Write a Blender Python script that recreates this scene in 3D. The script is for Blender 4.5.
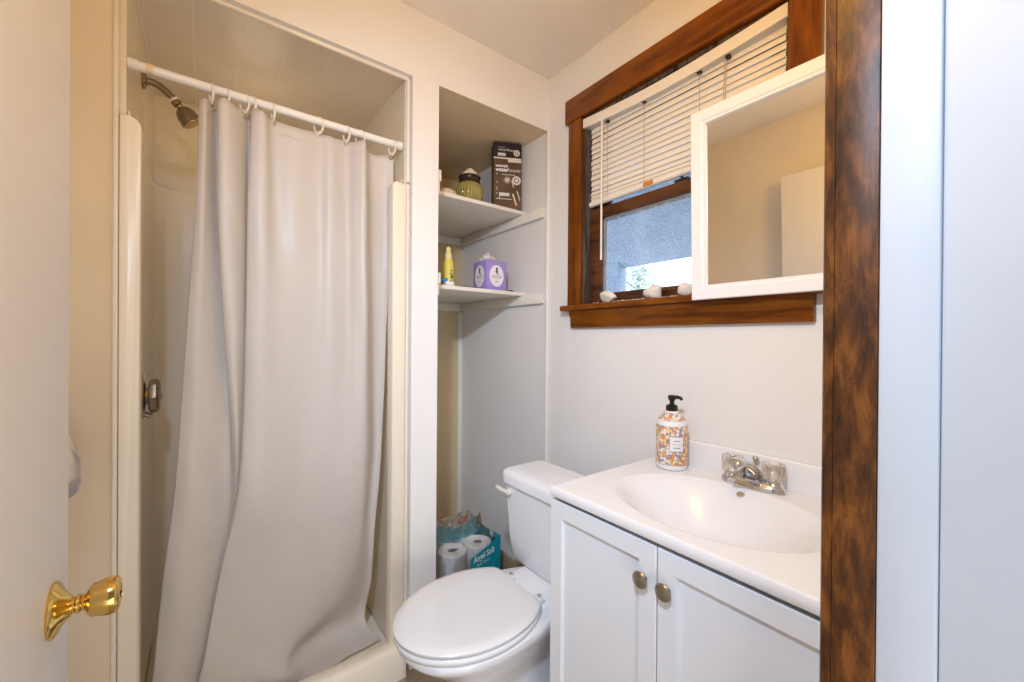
import bpy, bmesh, math, random
from mathutils import Vector, Matrix
random.seed(7)
D = bpy.data
SC = bpy.context.scene
COL = SC.collection
for o in list(D.objects): D.objects.remove(o)
PI = math.pi

# ------------------------------------------------------------------ camera
cd = D.cameras.new('camera'); cam = D.objects.new('camera', cd); COL.objects.link(cam)
cd.sensor_fit = 'HORIZONTAL'; cd.sensor_width = 36.0
cd.lens = 406.909 / 1024 * 36.0
cd.clip_start = 0.02; cd.clip_end = 200
R3 = Vector((0.79784072, -0.60282446, 0.00727068)); U3 = Vector((-0.003955, 0.00682619, 0.99996888)); F3 = Vector((0.60285533, 0.79784464, -0.00306205))
cam.matrix_world = Matrix(((R3.x, U3.x, -F3.x, -1.2555), (R3.y, U3.y, -F3.y, -1.39360307), (R3.z, U3.z, -F3.z, 1.2), (0, 0, 0, 1)))
SC.camera = cam

# ------------------------------------------------------------------ world, lights, exposure
w = D.worlds.new('overcast_sky'); SC.world = w; w.use_nodes = True
bg = w.node_tree.nodes['Background']; bg.inputs[0].default_value = (0.80, 0.90, 1.0, 1); bg.inputs[1].default_value = 4.0

def area(name, loc, target, size, power, color, spread=180):
    l = D.lights.new(name, 'AREA'); l.shape = 'DISK'; l.size = size; l.energy = power; l.color = color; l.spread = math.radians(spread)
    o = D.objects.new(name, l); COL.objects.link(o); o.location = loc
    d = Vector(target) - Vector(loc); o.rotation_euler = d.to_track_quat('-Z', 'Y').to_euler()
    return o
def point_light(name, loc, radius, power, color):
    l = D.lights.new(name, 'POINT'); l.shadow_soft_size = radius; l.energy = power; l.color = color
    o = D.objects.new(name, l); COL.objects.link(o); o.location = loc; return o
point_light('assumed_warm_light', (-0.80, -1.10, 1.98), 0.10, 10.50, (1.0, 0.533, 0.057))  # assumed warm lamp in mid-air that tints the upper walls orange; no fixture
area('assumed_flash_light', (-1.418, -1.37, 1.97), (-0.20, 0.10, 0.7), 0.10, 9.50, (0.611, 0.779, 1.0), 105)  # assumed unseen flash in the doorway, placed to suit shelf and door shadows
point_light('shower_fill_light', (-1.10, 0.42, 1.95), 0.10, 0.5, (1.0, 0.80, 0.55))  # added warm fill that brightens the stall; no fixture here
area('assumed_hall_daylight', (-1.95, -2.45, 1.55), (-0.9, -1.0, 0.9), 0.9, 4.80, (0.25, 0.458, 1.0))  # added cool light for jamb and vanity, assumed daylight; no hall window built
area('hall_fill_light', (-1.08, -1.90, 0.40), (-1.10, 0.10, 0.90), 0.9, 7.60, (1.0, 0.974, 0.921))  # added fill behind the camera, lifts the curtain bottom and shower tiles

SC.view_settings.view_transform = 'Standard'; SC.view_settings.look = 'None'
SC.view_settings.exposure = 0.0; SC.view_settings.gamma = 1.0; SC.view_settings.use_curve_mapping = False

# ------------------------------------------------------------------ materials
def nt(name):
    m = D.materials.new(name); m.use_nodes = True
    t = m.node_tree; b = t.nodes['Principled BSDF']
    return m, t, b
def N(t, kind, **kw):
    n = t.nodes.new(kind)
    for k, v in kw.items():
        if k in n.inputs: n.inputs[k].default_value = v
        else: setattr(n, k, v)
    return n
def ramp(t, fac, stops):
    r = t.nodes.new('ShaderNodeValToRGB'); e = r.color_ramp.elements
    while len(e) < len(stops): e.new(0.5)
    for i, (p, c) in enumerate(stops):
        e[i].position = p; e[i].color = (*c, 1) if len(c) == 3 else c
    t.links.new(fac, r.inputs[0]); return r
def coords(t, scale=(1, 1, 1), rot=(0, 0, 0)):
    tc = t.nodes.new('ShaderNodeTexCoord'); mp = t.nodes.new('ShaderNodeMapping')
    mp.inputs['Scale'].default_value = scale; mp.inputs['Rotation'].default_value = rot
    t.links.new(tc.outputs['Object'], mp.inputs[0]); return mp.outputs[0]
def paint(name, c, rough=0.5, var=0.04, scale=6.0, bump=0.08, bscale=160.0, spec=0.4, coat=0.0):
    m, t, b = nt(name)
    v = coords(t)
    n = N(t, 'ShaderNodeTexNoise', Scale=scale, Detail=4.0); t.links.new(v, n.inputs['Vector'])
    r = ramp(t, n.outputs['Fac'], [(0.3, tuple(x * (1 - var) for x in c)), (0.7, tuple(min(1, x * (1 + var)) for x in c))])
    t.links.new(r.outputs[0], b.inputs['Base Color'])
    b.inputs['Roughness'].default_value = rough; b.inputs['Specular IOR Level'].default_value = spec
    b.inputs['Coat Weight'].default_value = coat
    if bump:
        n2 = N(t, 'ShaderNodeTexNoise', Scale=bscale, Detail=3.0); t.links.new(v, n2.inputs['Vector'])
        bp = N(t, 'ShaderNodeBump', Strength=bump, Distance=0.002); t.links.new(n2.outputs['Fac'], bp.inputs['Height'])
        t.links.new(bp.outputs[0], b.inputs['Normal'])
    return m
def metal(name, c, rough=0.2, var=0.1):
    m, t, b = nt(name)
    n = N(t, 'ShaderNodeTexNoise', Scale=40.0, Detail=3.0); t.links.new(coords(t), n.inputs['Vector'])
    r = ramp(t, n.outputs['Fac'], [(0.3, tuple(x * (1 - var) for x in c)), (0.7, c)])
    t.links.new(r.outputs[0], b.inputs['Base Color']); b.inputs['Metallic'].default_value = 1; b.inputs['Roughness'].default_value = rough
    return m
def wood(name, dark, light, axis=1, rough=0.35, scale=18.0, coat=0.3):
    m, t, b = nt(name)
    s = [scale * 1.0] * 3; s[axis] = scale * 0.08
    v = coords(t, tuple(s))
    n = N(t, 'ShaderNodeTexNoise', Scale=2.0, Detail=7.0, Distortion=1.2); t.links.new(v, n.inputs['Vector'])
    r = ramp(t, n.outputs['Fac'], [(0.32, dark), (0.55, light), (0.75, tuple(x * 0.8 for x in light))])
    v2 = coords(t)
    n2 = N(t, 'ShaderNodeTexNoise', Scale=9.0, Detail=4.0); t.links.new(v2, n2.inputs['Vector'])
    r2 = ramp(t, n2.outputs['Fac'], [(0.35, (0.55, 0.5, 0.48)), (0.6, (1, 1, 1))])
    mx = N(t, 'ShaderNodeMix', data_type='RGBA', blend_type='MULTIPLY'); mx.inputs[0].default_value = 0.6
    t.links.new(r.outputs[0], mx.inputs[6]); t.links.new(r2.outputs[0], mx.inputs[7])
    t.links.new(mx.outputs[2], b.inputs['Base Color'])
    b.inputs['Specular IOR Level'].default_value = 0.22
    b.inputs['Roughness'].default_value = rough; b.inputs['Coat Weight'].default_value = coat; b.inputs['Coat Roughness'].default_value = 0.2
    bp = N(t, 'ShaderNodeBump', Strength=0.15, Distance=0.002); t.links.new(n.outputs['Fac'], bp.inputs['Height']); t.links.new(bp.outputs[0], b.inputs['Normal'])
    return m
def tile(name, c, grout, axes, size=0.122, off=(0, 0), rough=0.25):
    m, t, b = nt(name)
    tc = t.nodes.new('ShaderNodeTexCoord'); sp = t.nodes.new('ShaderNodeSeparateXYZ'); t.links.new(tc.outputs['Object'], sp.inputs[0])
    cb = t.nodes.new('ShaderNodeCombineXYZ')
    for k in (0, 1):
        a = N(t, 'ShaderNodeMath', operation='ADD'); a.inputs[1].default_value = off[k] + 20 * size
        t.links.new(sp.outputs[axes[k]], a.inputs[0]); t.links.new(a.outputs[0], cb.inputs[k])
    br = t.nodes.new('ShaderNodeTexBrick'); br.offset = 0; br.squash = 1
    br.inputs['Scale'].default_value = 1.0; br.inputs['Brick Width'].default_value = size; br.inputs['Row Height'].default_value = size
    br.inputs['Mortar Size'].default_value = 0.0018; br.inputs['Mortar Smooth'].default_value = 0.3
    br.inputs['Color1'].default_value = (*c, 1); br.inputs['Color2'].default_value = (*[x * 0.96 for x in c], 1); br.inputs['Mortar'].default_value = (*grout, 1)
    t.links.new(cb.outputs[0], br.inputs['Vector']); t.links.new(br.outputs['Color'], b.inputs['Base Color'])
    bp = N(t, 'ShaderNodeBump', Strength=0.3, Distance=0.002, invert=True); t.links.new(br.outputs['Fac'], bp.inputs['Height']); t.links.new(bp.outputs[0], b.inputs['Normal'])
    b.inputs['Roughness'].default_value = rough
    return m
M = {}
M['wall'] = paint('cream_wall_paint', (0.84, 0.81, 0.775), 0.55, 0.02, 3)
M['base_tan'] = paint('tan_baseboard_paint', (0.42, 0.32, 0.20), 0.5, 0.1, 8)
M['wall_door_shade'] = paint('door_shaded_wall_paint', (0.82, 0.74, 0.62), 0.6, 0.04, 3)  # cream paint made warmer and darker, standing for the shade behind the door
M['bead'] = paint('beige_bullnose_bead', (0.80, 0.74, 0.66), 0.25, 0.03, 6, 0)
M['sash_bead'] = paint('grey_sash_putty', (0.30, 0.26, 0.22), 0.6, 0.2, 20, 0)
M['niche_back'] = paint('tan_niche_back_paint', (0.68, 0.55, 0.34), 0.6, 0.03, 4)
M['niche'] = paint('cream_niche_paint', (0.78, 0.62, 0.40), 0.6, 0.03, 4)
M['ceiling'] = paint('flat_ceiling_paint', (0.86, 0.81, 0.75), 0.8, 0.04, 4)
M['trimw'] = paint('cream_gloss_trim', (0.84, 0.79, 0.71), 0.35, 0.03, 6)
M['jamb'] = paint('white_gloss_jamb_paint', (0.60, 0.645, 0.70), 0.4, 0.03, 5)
M['floor'] = paint('tan_vinyl_floor', (0.46, 0.37, 0.27), 0.45, 0.2, 8)
M['hall'] = paint('pale_hall_paint', (0.80, 0.80, 0.80), 0.6)
M['door'] = paint('cream_door_paint', (0.84, 0.825, 0.82), 0.4, 0.02, 3, 0.05, 60)
M['fiberglass'] = paint('almond_fiberglass', (0.86, 0.765, 0.62), 0.32, 0.02, 5, 0.02, 30, 0.5)
M['tile_ceiling'] = tile('beige_tile_overhead', (0.84, 0.73, 0.59), (0.90, 0.82, 0.72), (0, 1), off=(1.287, -0.238))
M['tile_side'] = tile('beige_tile_side', (0.84, 0.75, 0.61), (0.88, 0.82, 0.72), (1, 2), off=(-0.238, -2.15))
M['tile_back'] = tile('beige_tile_back', (0.84, 0.75, 0.61), (0.88, 0.82, 0.72), (0, 2), off=(1.287, -2.15))
M['wood'] = wood('stained_window_wood', (0.115, 0.029, 0.001), (0.26, 0.074, 0.003), 1, coat=0.08)
M['wood_v'] = wood('stained_window_wood_upright', (0.105, 0.026, 0.001), (0.24, 0.067, 0.003), 2, coat=0.08)
M['wood_dark'] = wood('dark_sash_wood', (0.035, 0.013, 0.006), (0.14, 0.05, 0.018), 1)
M['wood_grey'] = wood('weathered_window_jamb', (0.025, 0.018, 0.013), (0.14, 0.11, 0.085), 2, 0.8, 24, 0)
M['porcelain'] = paint('white_porcelain', (0.88, 0.88, 0.90), 0.08, 0.01, 3, 0, spec=0.5)
M['seat'] = paint('white_toilet_seat_plastic', (0.83, 0.83, 0.84), 0.18, 0.01, 3, 0)
M['cultured'] = paint('white_cultured_marble', (0.86, 0.85, 0.85), 0.15, 0.015, 8, 0, spec=0.5)
M['cab'] = paint('white_cabinet_lacquer', (0.79, 0.80, 0.82), 0.35, 0.01, 4, 0.02, 80)
M['white'] = paint('white_plastic', (0.85, 0.84, 0.82), 0.35, 0.02, 6, 0)
M['frame'] = paint('white_mirror_frame', (0.90, 0.90, 0.91), 0.3, 0.01, 6, 0)
M['rod'] = paint('white_enamel_rod', (0.84, 0.81, 0.77), 0.2, 0.02, 6, 0)
M['ring'] = paint('ivory_plastic_ring', (0.80, 0.74, 0.64), 0.3, 0.03, 6, 0)
M['blind'] = paint('cream_blind_vinyl', (0.86, 0.79, 0.69), 0.4, 0.02, 6, 0)
M['blind_head'] = paint('cream_headrail', (0.84, 0.78, 0.69), 0.35, 0.02, 6, 0)
M['blind_band'] = paint('headrail_reflected_daylight', (0.66, 0.68, 0.72), 0.35, 0.02, 6, 0)  # blue-grey tone paints reflected window light onto the headrail
M['cord'] = paint('beige_cord', (0.55, 0.48, 0.38), 0.8, 0.05, 6, 0)
M['black'] = paint('black_plastic', (0.012, 0.011, 0.010), 0.35, 0.2, 8, 0)
M['brass'] = metal('polished_brass', (0.80, 0.55, 0.16), 0.12)
M['chrome'] = metal('chrome', (0.75, 0.76, 0.78), 0.08)
M['nickel'] = metal('brushed_nickel', (0.42, 0.38, 0.32), 0.32)
M['tarnish'] = metal('tarnished_shower_metal', (0.36, 0.30, 0.22), 0.28, 0.3)
M['dkmetal'] = metal('dark_metal', (0.08, 0.06, 0.05), 0.4)
M['purple'] = paint('purple_carton', (0.36, 0.27, 0.66), 0.5, 0.05, 20, 0)
M['paper'] = paint('white_paper', (0.86, 0.84, 0.82), 0.9, 0.02, 20, 0)
M['label'] = paint('white_label', (0.85, 0.82, 0.82), 0.6, 0.02, 20, 0)
M['brown'] = paint('brown_carton', (0.10, 0.055, 0.028), 0.45, 0.3, 14, 0)
M['brownblk'] = paint('black_carton', (0.016, 0.012, 0.014), 0.4, 0.3, 14, 0)
M['ink'] = paint('dark_ink', (0.05, 0.045, 0.05), 0.6, 0.1, 20, 0)
M['greyink'] = paint('grey_ink', (0.35, 0.33, 0.36), 0.6, 0.1, 20, 0)
M['silver_ink'] = paint('pale_ink', (0.70, 0.64, 0.58), 0.5, 0.1, 20, 0)
M['yellow'] = paint('yellow_plastic', (0.80, 0.66, 0.10), 0.35, 0.12, 40, 0)
M['yellow_lt'] = paint('pale_yellow_plastic', (0.85, 0.76, 0.30), 0.35, 0.05, 20, 0)
M['blue'] = paint('blue_plastic', (0.06, 0.26, 0.60), 0.3, 0.3, 30, 0)
M['peach'] = paint('peach_soap', (0.80, 0.62, 0.45), 0.5, 0.1, 30, 0)
M['mauve'] = paint('dusty_brown_tube', (0.42, 0.26, 0.20), 0.5, 0.1, 30, 0)
M['cotton'] = paint('cotton_wool', (0.80, 0.68, 0.50), 0.95, 0.12, 60, 0.4, 120)
M['teal'] = paint('teal_print', (0.005, 0.30, 0.36), 0.35, 0.05, 20, 0)
M['core'] = paint('grey_cardboard_core', (0.30, 0.27, 0.25), 0.9, 0.1, 30, 0)
M['tissue'] = paint('white_toilet_paper', (0.84, 0.81, 0.77), 0.95, 0.02, 30, 0.2, 200)
M['stone'] = paint('chalky_white_stone', (0.82, 0.74, 0.66), 0.9, 0.08, 60, 0.3, 120)
M['grit'] = paint('pale_grit', (0.60, 0.50, 0.40), 0.95, 0.5, 200, 0)
M['orange'] = paint('orange_sticker', (0.62, 0.20, 0.03), 0.5, 0.2, 60, 0)
M['soffit'] = paint('blue_grey_porch_paint', (0.32, 0.37, 0.46), 0.7, 0.1, 5, 0)
M['leaf'] = paint('haze_paled_leaf', (0.62, 0.68, 0.58), 0.6, 0.4, 5, 0)  # leaves lightened so that their colour carries the bright haze outside
M['bark'] = paint('bark', (0.12, 0.09, 0.06), 0.9, 0.3, 8, 0)
M['ground'] = paint('outdoor_ground', (0.30, 0.30, 0.26), 0.9, 0.2, 2, 0)


def mirror_mat():
    m, t, b = nt('silvered_mirror'); b.inputs['Base Color'].default_value = (0.90, 0.91, 0.92, 1)
    b.inputs['Metallic'].default_value = 1
    n = N(t, 'ShaderNodeTexNoise', Scale=90.0); t.links.new(coords(t), n.inputs['Vector'])
    r = ramp(t, n.outputs['Fac'], [(0.0, (0.02,) * 3), (0.74, (0.02,) * 3), (0.80, (0.25,) * 3)]); t.links.new(r.outputs[0], b.inputs['Roughness'])
    return m
M['mirror'] = mirror_mat()
def sheet(name, c, trans, gloss_rough=0.4):
    m, t, b = nt(name); b.inputs['Base Color'].default_value = (*c, 1); b.inputs['Roughness'].default_value = gloss_rough
    n = N(t, 'ShaderNodeTexNoise', Scale=30.0, Detail=3.0); t.links.new(coords(t), n.inputs['Vector'])
    r = ramp(t, n.outputs['Fac'], [(0.3, tuple(x * 0.985 for x in c)), (0.7, c)]); t.links.new(r.outputs[0], b.inputs['Base Color'])
    cz = N(t, 'ShaderNodeTexNoise', Scale=1.0, Detail=2.0, Distortion=0.6); t.links.new(coords(t, (2.2, 2.2, 10.0), (0.0, 0.35, 0.0)), cz.inputs['Vector'])
    bp = N(t, 'ShaderNodeBump', Strength=0.35, Distance=0.012); t.links.new(cz.outputs['Fac'], bp.inputs['Height']); t.links.new(bp.outputs[0], b.inputs['Normal'])
    tr = N(t, 'ShaderNodeBsdfTranslucent'); t.links.new(r.outputs[0], tr.inputs['Color']); t.links.new(bp.outputs[0], tr.inputs['Normal'])
    mx = N(t, 'ShaderNodeMixShader'); mx.inputs[0].default_value = trans
    t.links.new(b.outputs[0], mx.inputs[1]); t.links.new(tr.outputs[0], mx.inputs[2])
    t.links.new(mx.outputs[0], t.nodes['Material Output'].inputs[0]); return m
M['curtain'] = sheet('white_vinyl_curtain', (0.88, 0.835, 0.79), 0.5)
M['wiffle'] = sheet('tissue_paper', (0.88, 0.87, 0.86), 0.3)
def clear(name, tint, gl=0.12, rough=0.05, dirt=None, dirt_scale=200, dirt_c=(0.6, 0.68, 0.8), stops=(0.50, 0.66)):
    m, t, b = nt(name); t.nodes.remove(b)
    tr = N(t, 'ShaderNodeBsdfTransparent'); tr.inputs[0].default_value = (*tint, 1)
    g = N(t, 'ShaderNodeBsdfGlossy', Roughness=rough); g.inputs[0].default_value = (1, 1, 1, 1)
    lw = N(t, 'ShaderNodeLayerWeight', Blend=0.25); ml = N(t, 'ShaderNodeMath', operation='MULTIPLY_ADD'); ml.inputs[1].default_value = 0.6; ml.inputs[2].default_value = gl
    t.links.new(lw.outputs['Fresnel'], ml.inputs[0])
    mx = N(t, 'ShaderNodeMixShader'); t.links.new(ml.outputs[0], mx.inputs[0]); t.links.new(tr.outputs[0], mx.inputs[1]); t.links.new(g.outputs[0], mx.inputs[2])
    out = mx.outputs[0]
    if dirt:
        df = N(t, 'ShaderNodeBsdfTranslucent'); df.inputs[0].default_value = (*dirt_c, 1)
        n = N(t, 'ShaderNodeTexNoise', Scale=dirt_scale, Detail=2.0); t.links.new(coords(t), n.inputs['Vector'])
        r = ramp(t, n.outputs['Fac'], [(stops[0], (dirt[0],) * 3), (stops[1], (dirt[1],) * 3)])
        m2 = N(t, 'ShaderNodeMixShader'); t.links.new(r.outputs[0], m2.inputs[0]); t.links.new(out, m2.inputs[1]); t.links.new(df.outputs[0], m2.inputs[2]); out = m2.outputs[0]
    t.links.new(out, t.nodes['Material Output'].inputs[0]); return m
M['pane'] = clear('dusty_window_glass', (0.90, 0.94, 1.0), 0.03, 0.1, dirt=(0.03, 0.40), dirt_scale=190)
M['acrylic'] = clear('clear_acrylic', (0.93, 0.90, 0.86), 0.16, 0.06)
M['film'] = clear('clear_plastic_film', (0.93, 0.95, 0.97), 0.10, 0.12, dirt=(0.0, 0.12), dirt_scale=45, dirt_c=(0.8, 0.75, 0.75))
M['mesh_orange'] = clear('peach_printed_film', (0.95, 0.75, 0.65), 0.06, 0.15, dirt=(0.25, 0.9), dirt_scale=70, dirt_c=(0.85, 0.50, 0.34))
M['film_white'] = clear('milky_plastic_film', (0.93, 0.93, 0.94), 0.08, 0.15, dirt=(0.6, 0.95), dirt_scale=40, dirt_c=(0.85, 0.81, 0.80))
M['film_blue'] = clear('turquoise_plastic_film', (0.45, 0.80, 0.88), 0.08, 0.12, dirt=(0.55, 0.9), dirt_scale=40, dirt_c=(0.40, 0.78, 0.88))
def jar_mat():
    m, t, b = nt('olive_ribbed_glass')
    n = N(t, 'ShaderNodeTexNoise', Scale=25.0); t.links.new(coords(t), n.inputs['Vector'])
    r = ramp(t, n.outputs['Fac'], [(0.3, (0.26, 0.21, 0.05)), (0.7, (0.42, 0.35, 0.10))]); t.links.new(r.outputs[0], b.inputs['Base Color'])
    b.inputs['Roughness'].default_value = 0.12; b.inputs['Coat Weight'].default_value = 0.6; return m
M['jar'] = jar_mat()
M['jar_rim'] = paint('dark_brown_glaze', (0.035, 0.02, 0.012), 0.25, 0.3, 20, 0)
def floral():
    m, t, b = nt('floral_mosaic_print')
    v = coords(t)
    vo = N(t, 'ShaderNodeTexVoronoi', Scale=120.0); t.links.new(v, vo.inputs['Vector'])
    sp = N(t, 'ShaderNodeSeparateColor'); t.links.new(vo.outputs['Color'], sp.inputs[0])
    r = ramp(t, sp.outputs[0], [(0.0, (0.82, 0.30, 0.10)), (0.16, (0.86, 0.58, 0.22)), (0.34, (0.86, 0.82, 0.76)), (0.55, (0.78, 0.42, 0.24)), (0.68, (0.30, 0.34, 0.52)), (0.82, (0.86, 0.74, 0.52))])
    r.color_ramp.interpolation = 'CONSTANT'
    v2 = N(t, 'ShaderNodeTexVoronoi', Scale=120.0, feature='DISTANCE_TO_EDGE'); t.links.new(v, v2.inputs['Vector'])
    r2 = ramp(t, v2.outputs['Distance'], [(0.03, (0.45, 0.36, 0.34)), (0.10, (1, 1, 1))])
    mx = N(t, 'ShaderNodeMix', data_type='RGBA', blend_type='MULTIPLY'); mx.inputs[0].default_value = 0.8
    t.links.new(r.outputs[0], mx.inputs[6]); t.links.new(r2.outputs[0], mx.inputs[7]); t.links.new(mx.outputs[2], b.inputs['Base Color'])
    b.inputs['Roughness'].default_value = 0.25; return m
M['floral'] = floral()
def worn():
    m, t, b = nt('worn_varnished_jamb_wood')
    v = coords(t, (34, 34, 9))
    n = N(t, 'ShaderNodeTexNoise', Scale=1.5, Detail=9.0, Roughness=0.68, Distortion=0.3); t.links.new(v, n.inputs['Vector'])
    r = ramp(t, n.outputs['Fac'], [(0.34, (0.026, 0.012, 0.005)), (0.49, (0.095, 0.031, 0.007)), (0.65, (0.23, 0.078, 0.013))])
    n2 = N(t, 'ShaderNodeTexNoise', Scale=26.0, Detail=2.0); t.links.new(coords(t), n2.inputs['Vector'])
    r2 = ramp(t, n2.outputs['Fac'], [(0.755, (0, 0, 0)), (0.775, (1, 1, 1))])
    mx = N(t, 'ShaderNodeMix', data_type='RGBA'); t.links.new(r2.outputs[0], mx.inputs[0]); t.links.new(r.outputs[0], mx.inputs[6]); mx.inputs[7].default_value = (0.50, 0.40, 0.27, 1)
    t.links.new(mx.outputs[2], b.inputs['Base Color']); b.inputs['Roughness'].default_value = 0.42; b.inputs['Specular IOR Level'].default_value = 0.3
    bp = N(t, 'ShaderNodeBump', Strength=0.25, Distance=0.002); t.links.new(n.outputs['Fac'], bp.inputs['Height']); t.links.new(bp.outputs[0], b.inputs['Normal'])
    return m
M['worn'] = worn()
def towel_mat():
    m, t, b = nt('waffle_towel_cloth')
    v = coords(t)
    n = N(t, 'ShaderNodeTexNoise', Scale=14.0, Detail=1.0); t.links.new(v, n.inputs['Vector'])
    r = ramp(t, n.outputs['Fac'], [(0.45, (0.80, 0.74, 0.68)), (0.60, (0.42, 0.40, 0.42))]); t.links.new(r.outputs[0], b.inputs['Base Color'])
    ch = N(t, 'ShaderNodeTexChecker', Scale=260.0); t.links.new(v, ch.inputs['Vector'])
    bp = N(t, 'ShaderNodeBump', Strength=0.6, Distance=0.003); t.links.new(ch.outputs['Fac'], bp.inputs['Height']); t.links.new(bp.outputs[0], b.inputs['Normal'])
    b.inputs['Roughness'].default_value = 1; return m
M['towel'] = towel_mat()

# ------------------------------------------------------------------ geometry helpers
def absorb(bm, tmp, mtx=None):
    me = D.meshes.new('tmp')
    if mtx is not None: bmesh.ops.transform(tmp, matrix=mtx, verts=tmp.verts)
    tmp.to_mesh(me); tmp.free(); bm.from_mesh(me); D.meshes.remove(me)
def box(bm, a, b, bev=0.0, seg=2, mtx=None):
    t = bmesh.new(); bmesh.ops.create_cube(t, size=1)
    c = [(a[i] + b[i]) / 2 for i in range(3)]; s = [abs(b[i] - a[i]) for i in range(3)]
    for v in t.verts: v.co = Vector([c[i] + v.co[i] * s[i] for i in range(3)])
    if bev > 0: bmesh.ops.bevel(t, geom=t.edges[:], offset=min(bev, min(s) * 0.49), segments=seg, profile=0.5, affect='EDGES')
    absorb(bm, t, mtx); return bm
def loft(bm, loops, cap0=True, cap1=True, closed=True):
    rows = [[bm.verts.new(p) for p in L] for L in loops]
    n = len(rows[0])
    for A, B in zip(rows, rows[1:]):
        for i in range(n if closed else n - 1):
            j = (i + 1) % n
            bm.faces.new((A[i], A[j], B[j], B[i]))
    if cap0: bm.faces.new(rows[0][::-1])
    if cap1: bm.faces.new(rows[-1])
    return bm
def lathe(bm, prof, n=32, mtx=None, caps=True, flute=None):
    t = bmesh.new(); loops = []
    for k, (r, z) in enumerate(prof):
        L = []
        for i in range(n):
            a = 2 * PI * i / n; rr = r * (flute(a, k) if flute else 1)
            L.append(Vector((rr * math.cos(a), rr * math.sin(a), z)))
        loops.append(L)
    loft(t, loops, caps, caps); absorb(bm, t, mtx); return bm
def frame_to(p, d, up=Vector((0, 0, 1))):
    d = Vector(d).normalized(); q = Vector((0, 0, 1)).rotation_difference(d)
    return Matrix.Translation(Vector(p)) @ q.to_matrix().to_4x4()
def tube(bm, pts, r, n=12, caps=True):
    pts = [Vector(p) for p in pts]; loops = []
    rs = r if isinstance(r, (list, tuple)) else [r] * len(pts)
    d0 = (pts[1] - pts[0]).normalized(); ref = Vector((0, 0, 1)) if abs(d0.z) < 0.9 else Vector((1, 0, 0))
    u = d0.cross(ref).normalized()
    for i, p in enumerate(pts):
        d = (pts[min(i + 1, len(pts) - 1)] - pts[max(i - 1, 0)]).normalized()
        u = (u - d * u.dot(d)).normalized(); v = d.cross(u)
        loops.append([p + rs[i] * (math.cos(2 * PI * k / n) * u + math.sin(2 * PI * k / n) * v) for k in range(n)])
    loft(bm, loops, caps, caps); return bm
def torus(bm, c, R, r, mtx3=None, n=24, m=8, arc=2 * PI):
    t = bmesh.new(); rows = []
    full = abs(arc - 2 * PI) < 1e-6; steps = n if full else n + 1
    for i in range(steps):
        a = arc * i / n
        rows.append([t.verts.new(((R + r * math.cos(2 * PI * k / m)) * math.cos(a), (R + r * math.cos(2 * PI * k / m)) * math.sin(a), r * math.sin(2 * PI * k / m))) for k in range(m)])
    for i in range(n):
        A = rows[i]; B = rows[(i + 1) % steps]
        for k in range(m): t.faces.new((A[k], B[k], B[(k + 1) % m], A[(k + 1) % m]))
    if not full: t.faces.new(rows[0]); t.faces.new(rows[-1][::-1])
    mt = Matrix.Translation(Vector(c)) @ (mtx3.to_4x4() if mtx3 is not None else Matrix.Identity(4))
    absorb(bm, t, mt); return bm
def prism(bm, poly, axis, a, b):
    """poly of 2-D points in the two remaining axes, swept along axis from a to b"""
    def P(p, h):
        q = [0, 0, 0]; rest = [i for i in range(3) if i != axis]; q[rest[0]], q[rest[1]] = p; q[axis] = h; return Vector(q)
    loft(bm, [[P(p, a) for p in poly], [P(p, b) for p in poly]]); return bm
def catmull(P, n):
    out = []
    for i in range(len(P) - 1):
        p0 = P[max(i - 1, 0)]; p1 = P[i]; p2 = P[i + 1]; p3 = P[min(i + 2, len(P) - 1)]
        for k in range(n):
            t = k / n
            out.append(tuple(0.5 * (2 * b + (c - a) * t + (2 * a - 5 * b + 4 * c - d) * t * t + (3 * b - a - 3 * c + d) * t ** 3) for a, b, c, d in zip(p0, p1, p2, p3)))
    out.append(tuple(P[-1])); return out
def finish(name, bm, mat, parent=None, angle=35):
    bmesh.ops.recalc_face_normals(bm, faces=bm.faces[:])
    me = D.meshes.new(name); bm.to_mesh(me); bm.free()
    for p in me.polygons: p.use_smooth = True
    me.set_sharp_from_angle(angle=math.radians(angle))
    me.materials.append(M[mat] if isinstance(mat, str) else mat)
    o = D.objects.new(name, me); COL.objects.link(o)
    if parent is not None:
        root = parent; off = Vector((0, 0, 0))
        while root is not None:
            off += Vector(root.location); root = root.parent
        me.transform(Matrix.Translation(-off)); o.parent = parent
    return o
def tag(o, label, cat, group=None, kind=None):
    o['label'] = label; o['category'] = cat
    if group: o['group'] = group
    if kind: o['kind'] = kind
    return o
def thing(name, loc, label, cat, group=None):
    o = D.objects.new(name, None); COL.objects.link(o); o.empty_display_size = 0.05; o.location = loc
    return tag(o, label, cat, group)
def solo(name, bm, mat, loc, label, cat, group=None, angle=35):
    """a thing that is one mesh, its origin at its base"""
    o = finish(name, bm, mat, None, angle); o.data.transform(Matrix.Translation(-Vector(loc))); o.location = loc
    return tag(o, label, cat, group)
def struct(name, bm, mat, label, cat, parent=None):
    o = finish(name, bm, mat, parent)
    if parent is None: tag(o, label, cat, kind='structure')
    return o
def text(name, s, size, mtx, mat, parent, ext=0.0004, bold=0.0, align='LEFT', sx=1.0):
    cu = D.curves.new('lettering', 'FONT'); cu.body = s; cu.size = size; cu.extrude = ext; cu.offset = bold; cu.align_x = align; cu.resolution_u = 3
    ob = D.objects.new('lettering', cu); COL.objects.link(ob)
    bpy.context.view_layer.update()
    me = D.meshes.new_from_object(ob); D.objects.remove(ob); D.curves.remove(cu)
    bm = bmesh.new(); bm.from_mesh(me); D.meshes.remove(me)
    bmesh.ops.transform(bm, matrix=mtx @ Matrix.Diagonal((sx, 1, 1, 1)), verts=bm.verts)
    return finish(name, bm, mat, parent)
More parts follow.
